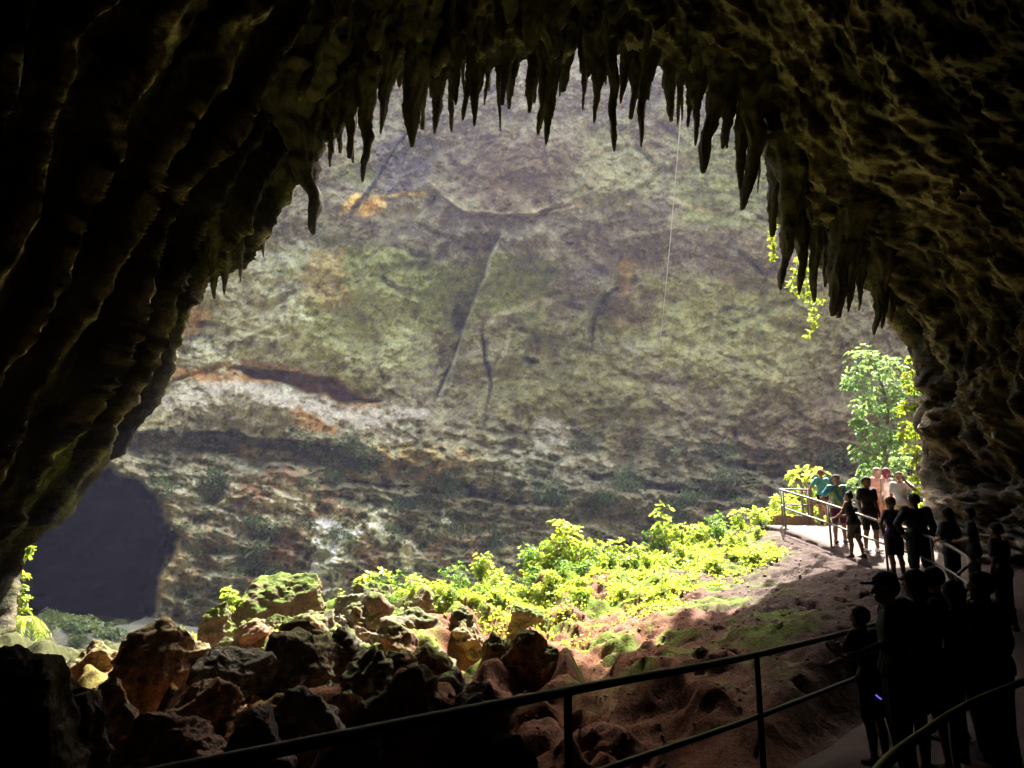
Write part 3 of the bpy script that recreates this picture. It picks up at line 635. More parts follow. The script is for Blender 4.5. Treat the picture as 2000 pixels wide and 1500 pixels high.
BOU = [(428, 1122, 628, 1222, 19, 'long moss topped block on the skyline of the rockfall', (.14, .085, .05), .8, 7, .1, .85, 'boulders of the rockfall', 'boulder', 6, 1., 17),
 (232, 1205, 440, 1420, 13.2, 'biggest square brown block standing in the left of the rockfall', BRN, .12, 7, .1),
 (505, 1228, 650, 1405, 12.2, 'dark leaning block right of the biggest square block', (.15, .10, .075), .25, 8, .5),
 (385, 1268, 530, 1345, 11.6, 'pitted grey slab lying against the square block', GRY, .0, 9, .2),
 (120, 1255, 250, 1400, 14.6, 'brown sloping boulder left of the square block', BRN, .25, 9, .4),
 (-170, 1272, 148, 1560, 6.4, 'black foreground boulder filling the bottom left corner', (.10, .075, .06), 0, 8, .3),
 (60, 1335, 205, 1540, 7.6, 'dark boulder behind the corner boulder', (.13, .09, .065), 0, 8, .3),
 (180, 1325, 268, 1455, 9.2, 'tan jagged rock with holes beside the dark corner', (.30, .21, .13), 0, 9, .2),
 (262, 1402, 440, 1520, 8.6, 'low flat topped dark rock at the lower left', (.17, .10, .07), 0, 8, .1),
 (330, 1330, 470, 1440, 10.6, 'brown wedge rock under the grey slab', BRN, 0, 8, .6),
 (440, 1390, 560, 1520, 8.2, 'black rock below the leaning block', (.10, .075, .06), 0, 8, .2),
 (522, 1362, 672, 1440, 9.8, 'rough lilac grey flat rock above the handrail', GRY, 0, 10, .3),
 (738, 1306, 872, 1470, 9.0, 'dark undercut boulder with a mossy rim above the handrail', (.17, .11, .075), .35, 8, .2),
 (700, 1370, 760, 1440, 9.3, 'grey edged rock left of the undercut boulder', (.22, .17, .13), 0, 9, .2),
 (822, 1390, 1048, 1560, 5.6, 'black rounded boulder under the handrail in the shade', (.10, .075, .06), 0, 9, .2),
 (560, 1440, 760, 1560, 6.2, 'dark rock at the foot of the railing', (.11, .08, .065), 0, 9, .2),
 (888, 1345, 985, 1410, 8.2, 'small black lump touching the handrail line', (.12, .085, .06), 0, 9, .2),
 (652, 1165, 720, 1215, 17.6, 'grey weathered rock at the top of the pebbly gully', GRY, .35, 10, .2),
 (690, 1140, 770, 1190, 19.2, 'mossy lump left of the first shrubs', (.17, .13, .1), .9, 10, .2),
 (735, 1190, 802, 1245, 15.8, 'tilted moss covered wedge below the shrubs', (.14, .10, .07), 1., 7, .7),
 (790, 1150, 845, 1205, 17.8, 'ochre cube rock under the shrubs', (.25, .15, .09), .5, 8, .2),
 (630, 1205, 690, 1265, 15.6, 'upright grey rock in the pebbly gully', GRY, .1, 10, .2),
 (680, 1225, 738, 1275, 15.0, 'pale pinkish rock in the pebbly gully', (.30, .20, .16), .1, 10, .2),
 (575, 1200, 640, 1240, 16.6, 'pale flat rock right of the mossy skyline block', (.28, .2, .14), .5, 10, .2),
 (505, 1205, 585, 1250, 16.4, 'mossy cobble in front of the skyline block', (.2, .15, .09), .8, 10, .2),
 (455, 1212, 515, 1270, 15.8, 'knobbly rock right of the square block top', (.24, .17, .11), .6, 10, .2),
 (395, 1180, 462, 1235, 17.2, 'mossy knob above the square block', (.18, .13, .09), .8, 10, .2),
 (620, 1280, 692, 1330, 12.6, 'rusty rock right of the leaning block', RDD, .15, 9, .2),
 (668, 1290, 745, 1370, 11.6, 'split reddish rock left of the undercut boulder', RDD, .1, 8, .2),
 (700, 1262, 762, 1318, 13.2, 'olive stained rock below the tilted wedge', (.2, .15, .08), .6, 9, .2),
 (985, 1236, 1095, 1345, 12.4, 'broad mossy lump in the middle of the red slope', (.27, .14, .08), .6, 9, .2),
 (940, 1245, 1010, 1330, 12.8, 'dark cleft rock left of the broad mossy lump', (.25, .13, .08), .5, 9, .2),
 (870, 1215, 945, 1300, 14.0, 'pinkish rounded lump on the red slope', (.29, .17, .11), .25, 9, .2),
 (985, 1185, 1060, 1240, 16.2, 'black hollow rock below the shrubs of the middle', (.2, .13, .08), .7, 8, .2)]
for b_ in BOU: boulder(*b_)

def rubble(n):
    protos = []
    rg = np.random.default_rng(5)
    for q in range(5):
        o = boulder(600+q*3, 1200, 640+q*3, 1232, 16, 'loose angular stone lying in the rubble between the boulders', (.24, .135, .08) if q % 2 else (.17, .13, .10), .45, 10, q*1.1, .9, 'loose stones of the rubble', 'stone', 5, 1.3)
        protos.append(o)
    zones = [(600, 790, 15, 18.5, .55), (420, 620, 13, 17.5, .2), (640, 900, 10.5, 15, .25)]
    for i in range(n):
        a, b, y0, y1, w = zones[[0, 0, 1, 2][i % 4]]; u = rg.uniform(a, b); Yb = rg.uniform(y0, y1); x = at(u, 1250, Yb)[0]; p = gp(x, Yb)
        o = protos[i % 5] if i < 5 else protos[i % 5].copy()
        if i >= 5: COL.objects.link(o)
        s_ = rg.uniform(.3, 1.25)*(1.2 if i % 3 else .6); o.location = p+(0, 0, .02*s_); o.scale = (s_, s_, s_*rg.uniform(.6, 1)); o.rotation_euler = (rg.uniform(-.5, .5), rg.uniform(-.5, .5), rg.uniform(0, 6))
rubble(150)

def gravel(n, seed):
    """loose grit, chips and dead leaves on the slope: uncountable, one object"""
    rg = np.random.default_rng(seed); x = rg.uniform(-9, 6.8, n*2); y = rg.uniform(7, 21, n*2); k = path_sd(x, y) > .25
    x, y = x[k][:n], y[k][:n]; z = ground_z(x, y); n = len(x); r = .006+.032*rg.uniform(0, 1, n)**4
    O = np.array([(1, 0, 0), (-1, 0, 0), (0, 1, 0), (0, -1, 0), (0, 0, 1), (0, 0, -1.)]); T = np.array([(0, 2, 4), (2, 1, 4), (1, 3, 4), (3, 0, 4), (2, 0, 5), (1, 2, 5), (3, 1, 5), (0, 3, 5)])
    V = np.stack([x, y, z+r*.2], -1)[:, None]+O[None]*r[:, None, None]*rg.uniform(.5, 1.4, (n, 6, 1))*np.array((1, 1, .7))
    Q = T[None]+6*np.arange(n)[:, None, None]; c = np.repeat(rg.choice(3, n), 6); C = np.array([(.26, .17, .12), (.16, .085, .05), (.20, .14, .10)])[c]
    o = link('gravel', mesh('gravel', V.reshape(-1, 3), Q.reshape(-1, 3), C), m_bou, smooth=False); tag(o, 'loose chips and grit scattered over the red earth slope', 'gravel', None, 'stuff')
gravel(9000, 15)
# ------------------------------------------------------------------ foliage
m_sun = leafm('sunlit_leaf', (.17, .29, .03), (.42, .47, .10), .58, 2.5)
m_tree = leafm('tree_leaf', (.10, .22, .08), (.24, .36, .17), .4, 1.8)
m_vine = leafm('vine_leaf', (.13, .22, .03), (.28, .34, .05), .55, 2.5)
m_clf = leafm('cliff_leaf', (.10, .145, .05), (.19, .25, .11), .25, .6)
m_far = leafm('shade_leaf', (.10, .17, .05), (.22, .30, .12), .35, .8)
m_mid = leafm('fresh_leaf', (.08, .19, .025), (.22, .36, .08), .5, 2.)
m_stem = plain('stem', (.14, .12, .06), .8, 0, .3, 10.)
m_bark = plain('bark', (.16, .13, .10), .85, 0, .35, 6., .4)
def leaves(P, D, ln, wd, rng, fold=.18, flat=.0):
    n = len(P); D = D/(np.linalg.norm(D, axis=1)[:, None]+1e-9)
    up = rng.normal(size=(n, 3))*(1-flat)+np.array((0, 0, 1.))*(.6+flat*2); S_ = np.cross(D, up); S_ /= np.linalg.norm(S_, axis=1)[:, None]+1e-9
    N_ = np.cross(S_, D); ln = np.broadcast_to(ln, (n,))[:, None]; wd = np.broadcast_to(wd, (n,))[:, None]
    droop = -np.array((0, 0, 1.))*ln*.22
    b = P; l = P+D*ln*.42+S_*wd*.5+N_*wd*fold; r = P+D*ln*.42-S_*wd*.5+N_*wd*fold; t = P+D*ln+droop
    l2 = P+D*ln*.78+S_*wd*.33+N_*wd*fold*.6+droop*.5; r2 = P+D*ln*.78-S_*wd*.33+N_*wd*fold*.6+droop*.5
    V = np.stack([b, l, l2, t, r2, r], 1).reshape(-1, 3); k = np.arange(n)[:, None]*6
    Fq = np.concatenate([k+np.array([[0, 3, 2, 1]]), k+np.array([[0, 5, 4, 3]])], 0)
    return V, Fq
def whorl(c, axis, n, ln, rng, spread=1.):
    a = rng.uniform(0, 6.28)+np.arange(n)*6.28/n; x = np.array((1., 0, 0)); 
    s_ = np.cross(axis, x+1e-3); s_ /= np.linalg.norm(s_)+1e-9; q = np.cross(axis, s_)
    return np.repeat(c[None], n, 0), axis*.35+spread*(np.cos(a)[:, None]*s_+np.sin(a)[:, None]*q)+rng.normal(size=(n, 3))*.18
def shrub_mesh(h, w, nst, ll, seed, dens=1., lean=0.):
    rng = np.random.default_rng(seed); LP, LD, LL, ST = [], [], [], []
    for i in range(nst):
        a = rng.uniform(0, 6.28); e = rng.uniform(.1, 1.)*w; hh = h*rng.uniform(.35, 1.)*(1-.3*(e/w)**2)
        end = np.array((math.cos(a)*e+lean*hh, math.sin(a)*e, hh)); mid = end*.5+np.array((0, 0, .16*hh))-np.array((math.cos(a), math.sin(a), 0))*e*.18
        k = np.linspace(0, 1, 9)[:, None]; C = (1-k)**2*0+2*k*(1-k)*mid+k*k*end
        C = C+.03*h*np.stack([noise(k[:, 0]*3, i*1.7, seed), noise(k[:, 0]*3, i*2.3, seed+4.), 0*k[:, 0]], -1)*k
        ST.append(tube(C, np.linspace(.012, .004, 9)*(.6+.4*h), 5, False))
        for q in np.linspace(.28, 1, max(3, int(6*dens))):
            j = q*8; c = C[int(min(j, 7))]+(C[min(int(j)+1, 8)]-C[int(min(j, 7))])*(j-int(j) if j < 8 else 1)
            nb = 3 if q < .95 else 1
            for b in range(nb):
                bl = ll*rng.uniform(.6, 2.2)*(nb > 1); an = rng.uniform(0, 6.28); d = np.array((math.cos(an), math.sin(an), rng.uniform(-.1, .6)))
                cc_ = c+d*bl; p_, d_ = whorl(cc_, (d*.6+np.array((0, 0, .7))), rng.integers(4, 7), ll, rng)
                LP.append(p_); LD.append(d_); LL.append(np.full(len(p_), ll)*rng.uniform(.6, 1.2, len(p_)))
                if nb > 1: ST.append(tube(np.array((c, cc_)), .004, 4, False))
    LP, LD, LL = np.vstack(LP), np.vstack(LD), np.concatenate(LL)
    V, Q = leaves(LP, LD, LL, LL*rng.uniform(.42, .6, len(LL)), rng)
    return mesh('foliage', V, Q), mesh('stems', *join(ST))
PROTO = {}
def shrub_proto(kind):
    if kind not in PROTO:
        args = {'bushy0': (1., .7, 11, .105, 1, .9), 'bushy1': (1., .8, 12, .09, 2, .9), 'bushy2': (1., .6, 9, .115, 3, .9), 'tall0': (1., .36, 9, .085, 4, 1.3), 'tall1': (1., .42, 10, .09, 5, 1.3), 'low0': (1., 1.5, 12, .26, 6, .8), 'low1': (1., 1.8, 13, .22, 7, .8), 'sprig': (1., .16, 3, .10, 8, .9)}[kind]
        PROTO[kind] = shrub_mesh(*args)
    return PROTO[kind]
def shrub(kind, pos, h, label, group='sunlit shrubs on the crest of the rockfall', m=None, wide=1., name='shrub', cat='shrub'):
    f, s_ = shrub_proto(kind); o = empty(name, pos, RNG.uniform(0, 6.28)); o.scale = (h*wide, h*wide, h)
    a = bpy.data.objects.new('foliage', f); b = bpy.data.objects.new('stems', s_)
    for q, mm in ((a, m or m_sun), (b, m_stem)):
        COL.objects.link(q); q.parent = o
        if not q.data.materials: q.data.materials.append(mm)
        if q.data.materials[0] != mm: q.data = q.data.copy(); q.data.materials[0] = mm
    tag(o, label, cat, group); return o
TOP = np.array([(700, 1135), (730, 1092), (760, 1105), (800, 1108), (850, 1112), (900, 1090), (945, 1066), (985, 1082), (1030, 1062), (1060, 1030), (1085, 995), (1115, 1008), (1150, 1062), (1200, 1040), (1240, 1050), (1280, 1022), (1330, 1012), (1400, 995), (1450, 985), (1500, 972), (1545, 962)])
def ground_hit(u, v0, Y): pass
def at_ground(u, Y):
    x = at(u, 1100, Y)[0]; return gp(x, Y)
def top_z(u, Y): return at(u, float(np.interp(u, TOP[:, 0], TOP[:, 1])), Y)[2]
SHL = 'leafy yellow green shrub in the sunlit thicket along the rockfall crest'
special = {1085: ('tall1', 'tallest bright shrub, standing up in the middle of the thicket'), 940: ('tall0', 'upright shrub left of the tallest one in the thicket'), 735: ('bushy2', 'leftmost sunlit shrub of the thicket, beside the mossy lumps'), 1045: ('tall0', 'upright shrub touching the left side of the tallest shrub')}
us = [735, 775, 815, 855, 900, 940, 985, 1045, 1085, 1125, 1165, 1205, 1245, 1290, 1330, 1372, 1412, 1450, 1490]
for i, u in enumerate(us):
    Yb = float(np.interp(u, [700, 1000, 1500], [20.2, 21.6, 23.6])); p = at_ground(u, Yb); h = max(.45, (top_z(u, Yb)-p[2]))
    kd, lb = special.get(u, (('bushy0', 'bushy1', 'bushy2')[i % 3], SHL))
    shrub(kd, p, h*.94, lb, m=(m_mid if i % 3 == 1 else None), wide=(1. if u in (1085, 940, 1045) else max(1., .75/h)))
for i in range(44):
    u = 725+i*17.5+RNG.uniform(-10, 10); Yb = float(np.interp(u, [700, 1000, 1500], [18.9, 19.9, 22.])+RNG.uniform(-.9, .6)); p = at_ground(u, Yb)
    if path_sd(np.array([p[0]]), np.array([p[1]]))[0] < .5: continue
    shrub(('bushy0', 'bushy1', 'bushy2', 'tall0')[i % 4], p, RNG.uniform(.2, .7), SHL, m=(m_mid if i % 3 == 0 else None), wide=RNG.uniform(.8, 1.3))
for i in range(14):
    u = RNG.uniform(900, 1490); Yb = float(np.interp(u, [900, 1500], [17.6, 20.2])+RNG.uniform(-1., .9)); p = at_ground(u, Yb)
    if path_sd(np.array([p[0]]), np.array([p[1]]))[0] < .6: continue
    shrub(('low0', 'low1')[i % 2], p, RNG.uniform(.16, .30), 'low creeping green plant on the sunlit mossy slope', 'low plants on the mossy slope', name='low_plant', cat='plant')
p = at_ground(1300, 23.); shrub('sprig', p, (at(1275, 972, 23.)[2]-p[2]), 'lone thin sprig with few leaves rising above the thicket', name='sprig', cat='plant')
for u, Yb, vt, lb in [(1515, 25.2, 962, 'pale shrub behind the corner of the platform railing'), (1552, 26, 958, 'sunlit shrub behind the timber fence, left of its tall post'), (1600, 26.6, 985, 'sunlit shrub seen through the bars behind the women')]:
    p = at_ground(u, Yb); shrub('bushy1', p, max(.6, at(u, vt, Yb)[2]-p[2]), lb, 'shrubs behind the platform')
p = at_ground(1582, 27.5); shrub('tall1', p, at(1582, 893, 27.5)[2]-p[2], 'yellow green sapling behind the woman in the teal shirt', 'shrubs behind the platform', wide=.8)
for u, v, Yb, h, lb in [(447, 1178, 18.6, .75, 'small bright bush on the left end of the mossy skyline block'), (425, 1210, 17.8, .4, 'small green tuft above the square block'), (545, 1248, 15.6, .35, 'fern tuft in front of the mossy skyline block'), (618, 1226, 16.2, .25, 'little leafy tuft by the pale flat rock'), (222, 1362, 13.4, .22, 'single bright leaf tuft at the left edge of the square block')]:
    q = at(u, v, Yb); shrub('low0' if h < .3 else 'bushy2', q-(0, 0, h*.45), h, lb, 'small plants between the boulders', name='small_plant', cat='plant')
for i in range(46):
    u = RNG.uniform(62, 250); Yb = RNG.uniform(27, 50); q = at_ground(u, Yb); shrub(('bushy0', 'bushy1', 'low0')[i % 3], q, RNG.uniform(.35, .9), 'green bush on the far floor before the dark cave', 'bushes before the dark cave', m_far, wide=1.2)
def spray(points, n, ll, seed, name, m, label, cat, group=None, stems=None, flat=.5, sm=None, hang=False, kind=None):
    """leaf whorls around given points (x,y,z,r)"""
    rng = np.random.default_rng(seed); LP, LD = [], []
    for (x, y, z, r) in points:
        for i in range(n):
            d = rng.normal(size=3); d /= np.linalg.norm(d); d *= rng.uniform(.3, 1)**.5
            c = np.array((x, y, z))+d*r*np.array((1, 1, .62)); c[2] = z+round((c[2]-z)/(r*.33))*r*.33+rng.normal()*r*.05 if flat else c[2]
            p_, d_ = whorl(c, np.array((0, 0, -.6 if hang else .5))+d*.5, rng.integers(4, 8), ll, rng); LP.append(p_); LD.append(d_)
    LP, LD = np.vstack(LP), np.vstack(LD); L_ = ll*rng.uniform(.6, 1.25, len(LP)); V, Q = leaves(LP, LD, L_, L_*.48, rng, flat=flat*.6)
    if stems is None:
        o = link(name, mesh(name, V, Q), m); tag(o, label, cat, group, kind); return o
    o = empty(name, stems[0][0][0]); loc = np.array(o.location)
    link('crown' if sm is m_bark else 'foliage', mesh('crown', V-loc, Q), m, o)
    build('trunk' if sm is m_bark else 'stems', join([tube(np.array(p)-loc, r, 7) for p, r in stems]), sm, o); tag(o, label, cat, group, kind); return o
TY = 29.
cl = [(1685, 702, 36), (1738, 716, 36), (1668, 745, 26), (1712, 752, 42), (1765, 762, 28), (1690, 790, 32), (1728, 800, 34), (1676, 826, 14), (1706, 846, 30), (1742, 856, 20), (1690, 882, 28), (1735, 880, 30), (1760, 905, 24), (1706, 915, 30), (1742, 930, 32), (1680, 945, 24), (1715, 960, 30)]
pts = []
for u, v, r in cl:
    c = at(u, v, TY+RNG.uniform(-.6, .6)); pts.append((*c, r/F*TY*1.05))
tb = at_ground(1730, TY)
tr = [(spline([tb-(0, 0, .2), at(1736, 960, TY), at(1728, 880, TY), at(1735, 800, TY), at(1718, 740, TY), at(1705, 700, TY)], 24), np.linspace(.10, .02, 24))]
for x, y, z, r in pts: 
    k = tr[0][0]; j = int(np.argmin(np.abs(k[:, 2]-(z-.5)))); tr.append((spline([k[j], (k[j]+np.array((x, y, z)))/2+(0, 0, .08), (x, y, z)], 8), np.linspace(.03, .008, 8)))
spray(pts, 74, .14, 21, 'tree', m_tree, 'slender light green tree behind the visitors at the right edge of the arch', 'tree', None, tr, .5, m_bark)
vn = [(1782, 700, 12), (1778, 730, 14), (1768, 745, 14), (1785, 760, 14), (1775, 790, 18), (1762, 800, 14), (1788, 800, 10), (1772, 830, 20), (1786, 850, 14), (1778, 880, 16), (1790, 900, 12), (1784, 935, 12), (1794, 960, 12), (1798, 990, 10), (1765, 850, 10), (1790, 1010, 8)]
pts = [(*at(u, v, 23.6+.3*math.sin(u)), r/F*24) for u, v, r in vn]
stm = [(spline([at(1800, 1010, 23.6), at(1792, 940, 23.7), at(1788, 860, 23.8), at(1786, 780, 23.8), at(1784, 690, 23.8)], 20), .012)]
spray(pts, 18, .13, 22, 'climbing_vine', m_vine, 'yellow climbing vine lining the right edge of the arch', 'vine', None, stm, 0, m_stem)
def strand(label, line, n, ll, seed, Yd, rad):
    P = spline([at(u, v, Yd) for u, v in line], 16); pts = [(*p, rad/F*Yd) for p in P[2:]]
    spray(pts, n, ll, seed, 'hanging_vine', m_vine, label, 'vine', 'vines hanging from the arch', [(P, .008)], 0, m_stem, True)
strand('longest leafy vine hanging below the right hand stalactites', [(1600, 480), (1575, 530), (1580, 580), (1592, 620), (1578, 655)], 4, .11, 31, 23.4, 9)
strand('leaf shoot spreading behind the grey grooved stalactite', [(1560, 480), (1556, 530), (1545, 560), (1570, 575), (1600, 590)], 3, .11, 32, 23.2, 9)
strand('thin leafy vine behind the curved dark stalactite', [(1518, 430), (1506, 455), (1510, 480), (1512, 505)], 3, .10, 33, 23.0, 6)
0 and strand('leaf thread beside the pale edged stalactite', [(1246, 150), (1243, 210), (1245, 240), (1240, 262)], 1, .07, 34, 22.4, 3)
0 and strand('tiny leaf tuft between two black stalactites', [(1405, 200), (1404, 240), (1405, 265)], 1, .07, 35, 22.4, 3)
0 and strand('drooping dry shoot near the smallest right stalactites', [(1690, 545), (1660, 580), (1640, 610), (1600, 625)], 1, .09, 36, 23.2, 6)
pts = [(*at(u, v, 23.6), r/F*23.6) for u, v, r in [(48, 1085, 10), (60, 1075, 8), (38, 1092, 8)]]
spray(pts, 14, .12, 41, 'hanging_plant', m_vine, 'topmost leafy sprig in the bright slit at the left edge', 'plant', 'plants in the bright slit at the left edge')
pts = [(*at(u, v, 23.8), r/F*23.8) for u, v, r in [(42, 1125, 13), (40, 1150, 12), (46, 1172, 12), (42, 1195, 12), (48, 1215, 12)]]
spray(pts, 22, .13, 42, 'hanging_plant', m_vine, 'dense pale creeper in the bright slit at the left edge', 'plant', 'plants in the bright slit at the left edge')
def palm(c, n, L, seed, label):
    rng = np.random.default_rng(seed); LP, LD, LL, ST = [], [], [], []
    for i in range(n):
        a = rng.uniform(0, 6.28); e = rng.uniform(.2, 1.1); k = np.linspace(0, 1, 16)
        d = np.array((math.cos(a), math.sin(a)))*L*rng.uniform(.6, 1)
        C = np.stack([d[0]*k, d[1]*k, L*(e*k-1.5*k*k)], -1); ST.append(tube(C, .008, 4, False))
        t = np.gradient(C, axis=0); t /= np.linalg.norm(t, axis=1)[:, None]; s_ = np.cross(t, (0, 0, 1.)); s_ /= np.linalg.norm(s_, axis=1)[:, None]+1e-9
        for sg_ in (-1, 1): LP.append(C[2:]); LD.append((t*.7+sg_*s_)[2:]+(0, 0, -.3)); LL.append(np.full(14, .22*L))
    LP, LD, LL = np.vstack(LP), np.vstack(LD), np.concatenate(LL); V, Q = leaves(LP, LD, LL, LL*.14, rng)
    o = empty('fern', c); link('foliage', mesh('foliage', V, Q), m_sun, o); link('stems', mesh('stems', *join(ST)), m_stem, o); tag(o, label, 'fern')
palm(at(48, 1212, 23.6), 26, .85, 51, 'arching fern glowing in the bright slit at the left edge')
pts = [(*at(u, v, 24), r/F*24) for u, v, r in [(45, 1262, 12), (38, 1280, 10), (58, 1275, 9)]]
spray(pts, 14, .11, 43, 'hanging_plant', m_sun, 'green clump under the arching fern at the left edge', 'plant', 'plants in the bright slit at the left edge')
# small plants clinging to the far cliff, and moss-like ground cover on the sunlit slope: uncountable, one object each
def cliff_plants(n, seed):
    rng = np.random.default_rng(seed); mu = fbm(nu*1.1, nv*1.4, 21., 4)
    w_ = ss(.2, .55, mu)**2*ss(830, 900, Vp)*ss(1180, 1080, Vp)*ss(250, 380, U)*(U < 1800)*(dh > 15)*.6
    pr = (w_/w_.sum()).ravel(); idx = rng.choice(pr.size, n, p=pr); B = wall_P.reshape(-1, 3)[idx]
    k = 6; P_ = np.repeat(B, k, 0)+rng.normal(size=(n*k, 3))*np.array((.28, .12, .22))-np.array((0, .12, 0)); D = rng.normal(size=(n*k, 3))+np.array((0, -.9, .2))
    L_ = rng.uniform(.14, .34, n*k); V, Q = leaves(P_, D, L_, L_*.6, rng)
    o = link('cliff_foliage', mesh('cliff_foliage', V, Q), m_clf); tag(o, 'small grey green plants clinging to the lower far cliff', 'foliage', None, 'stuff')
cliff_plants(3600, 61)
def cover(n, seed):
    rng = np.random.default_rng(seed)
    x = rng.uniform(-8, 7.5, n*6); y = rng.uniform(14.5, 24.5, n*6)
    q = ss(-.15, .3, fbm(x*.9, y*.9, 31., 4))*ss(15., 18.2, y+.12*x)+.25*ss(.2, .5, fbm(x*1.5, y*1.5, 12., 3))
    k = (rng.uniform(0, 1, n*6) < q) & (path_sd(x, y) > .45) & (x < 6.6+.5*noise(x, y, 3.)-.75*np.clip(20.3-y, 0, 9)); x, y = x[k][:n], y[k][:n]; z = ground_z(x, y)
    P_ = np.stack([x, y, z+rng.uniform(0, .14, len(x))*rng.uniform(0, 1, len(x))], -1); D = rng.normal(size=P_.shape)*(1, 1, .4)+(0, 0, .5); L_ = rng.uniform(.035, .10, len(x))
    V, Q = leaves(P_, D, L_, L_*.6, rng); o = link('ground_cover', mesh('ground_cover', V, Q), m_sun); tag(o, 'low bright green growth carpeting the sunlit upper slope', 'ground cover', None, 'stuff')
cover(42000, 62)
# ------------------------------------------------------------------ railings and the hanging cable
m_rail = plain('painted_steel', (.055, .05, .045), .45, .3, .35, 20., .3); m_rail2 = plain('galvanised_steel', (.17, .155, .14), .6, .2, .25, 18., .2)
m_wood = plain('weathered_timber', (.34, .24, .14), .8, 0, .3, 14., .4)
def rail(label, pts, posts, m, r=.026, mid=.52, top=1.05, foot=.08, name='railing', rp=None, n=90):
    """pts: base points; posts: base points"""
    P = spline(pts, n); o = empty(name, P[0])
    loc = np.array(o.location)
    build('top_rail', tube(P+(0, 0, top)-loc, r, 10), m, o); build('mid_rail', tube(P+(0, 0, top-mid)-loc, r*.8, 10), m, o)
    for p in posts:
        p = np.array(p, float); build('post', tube(np.array((p-(0, 0, foot), p+(0, 0, top)))-loc, rp or r*.92, 10), m, o); build('base_plate', tube(np.array((p-(0, 0, .01), p+(0, 0, .014)))-loc, .075, 14), m, o)
    tag(o, label, 'railing', 'path railings'); return o
def on(p): return (p[0], p[1], float(zpath(p[1])))
nr = [(-4.6, -2.6), (-2.62, 1.06), (-1.14, 3.12), (.365, 5.2), (2.14, 7.53), (4.22, 10.1), (4.6, 10.55)]
rail('long dark steel handrail slanting across the bottom of the picture', [on(p) for p in nr], [on(p) for p in [(-2.62, 1.06), (-1.35, 2.84), (.33, 5.15), (2.14, 7.53), (4.1, 9.95)]], m_rail, .029, .5)
fr = [(6.9, 13.0), (7.62, 14.0), (8.15, 16.2), (8.15, 18.2), (7.85, 20.5), (7.42, 22.5)]
rail('pale curved railing along the lit platform in front of the visitors', [on(p) for p in fr], [on(p) for p in [(7.62, 14.), (8.15, 16.2), (8.15, 18.2), (7.85, 20.5), (7.42, 22.5)]], m_rail2, .028, .48)
fr2 = [(7.46, 22.6), (7.75, 23.7), (8.2, 24.2), (8.8, 24.4)]
rail('short grey railing closing the far corner of the platform', [on(p) for p in fr2], [on(p) for p in [(7.75, 23.7), (8.75, 24.38)]], m_rail2, .028, .45)
rr_ = [(.5, 1.2), (.85, 2.3), (1.3, 3.12), (1.8, 3.82), (2.52, 4.73), (3.7, 6.0), (5.2, 7.4)]
rail('dark curved handrail in the bottom right corner', [on(p) for p in rr_], [on(p) for p in [(.85, 2.3), (2.12, 4.22), (3.7, 6.0), (5.2, 7.4)]], m_rail2, .022, 5., 1.05) if False else None
def rail_single(label, pts, posts, m, r=.022, top=1.05):
    P = spline(pts, 80); o = empty('railing', P[0]); loc = np.array(o.location)
    build('top_rail', tube(P+(0, 0, top)-loc, r, 10), m, o)
    for p in posts: p = np.array(p, float); build('post', tube(np.array((p-(0, 0, .08), p+(0, 0, top)))-loc, r*.8, 10), m, o)
    tag(o, label, 'railing', 'path railings')
m_rail3 = plain('worn_steel', (.16, .135, .11), .5, .4, .3, 18., .2)
rail_single('dark curved handrail rising in the bottom right corner', [on(p) for p in rr_], [on(p) for p in [(.85, 2.3), (2.12, 4.22), (3.7, 6.0), (5.2, 7.4)]], m_rail3)
def box_bar(a, b, w, h):
    a, b = np.array(a, float), np.array(b, float); t = (b-a)/np.linalg.norm(b-a); ref = np.array((0, 0, 1.)) if abs(t[2]) < .9 else np.array((0, 1., 0))
    s_ = np.cross(t, ref); s_ /= np.linalg.norm(s_); u_ = np.cross(s_, t)
    V = np.array([p+i*s_*w/2+j*u_*h/2 for p in (a, b) for i, j in ((-1, -1), (1, -1), (1, 1), (-1, 1))])
    return V, np.array([(0, 1, 2, 3), (7, 6, 5, 4), (0, 4, 5, 1), (1, 5, 6, 2), (2, 6, 7, 3), (3, 7, 4, 0)])
g0 = np.array((8.95, 24.7, float(zpath(24.7)))); o = empty('timber_fence', g0)
def fpart(nm, a, b, w=.09, h=.09):
    V, Q = box_bar(a, b, w, h); x = build(nm, (V, Q), m_wood, o); x.data.polygons.foreach_set('use_smooth', np.zeros(len(Q), bool))
    md = x.modifiers.new('bevel', 'BEVEL'); md.width = .012; md.segments = 2
fpart('post', (0, 0, -.1), (0, 0, 1.32), .11, .11); fpart('post', (1.35, .55, -.1), (1.35, .55, .95)); fpart('post', (-.28, -.1, -.1), (-.28, -.1, 1.05), .07, .07)
fpart('top_rail', (.06, 0, 1.2), (1.3, .52, .55), .06, .09); fpart('mid_rail', (.06, 0, .7), (1.3, .52, .15), .05, .08); fpart('low_rail', (-1.2, -.25, .16), (-.06, 0, .14), .05, .3)
tag(o, 'brown timber fence with a tall post at the back of the platform', 'fence')
m_cab = plain('pale_cable', (.72, .70, .66), .5, 0, .1)
ca = at(1338, 120, 23.4); cb = at(1286, 692, 57.5)
k = np.linspace(0, 1, 60)[:, None]; cpt = ca*(1-k)+cb*k; cpt[:, 2] -= .55*(4*k*(1-k))[:, 0]
o = build('hanging_cable', tube(cpt, np.linspace(.017, .02, 60), 8), m_cab); tag(o, 'thin pale cable strung from the arch down to the cliff', 'cable')
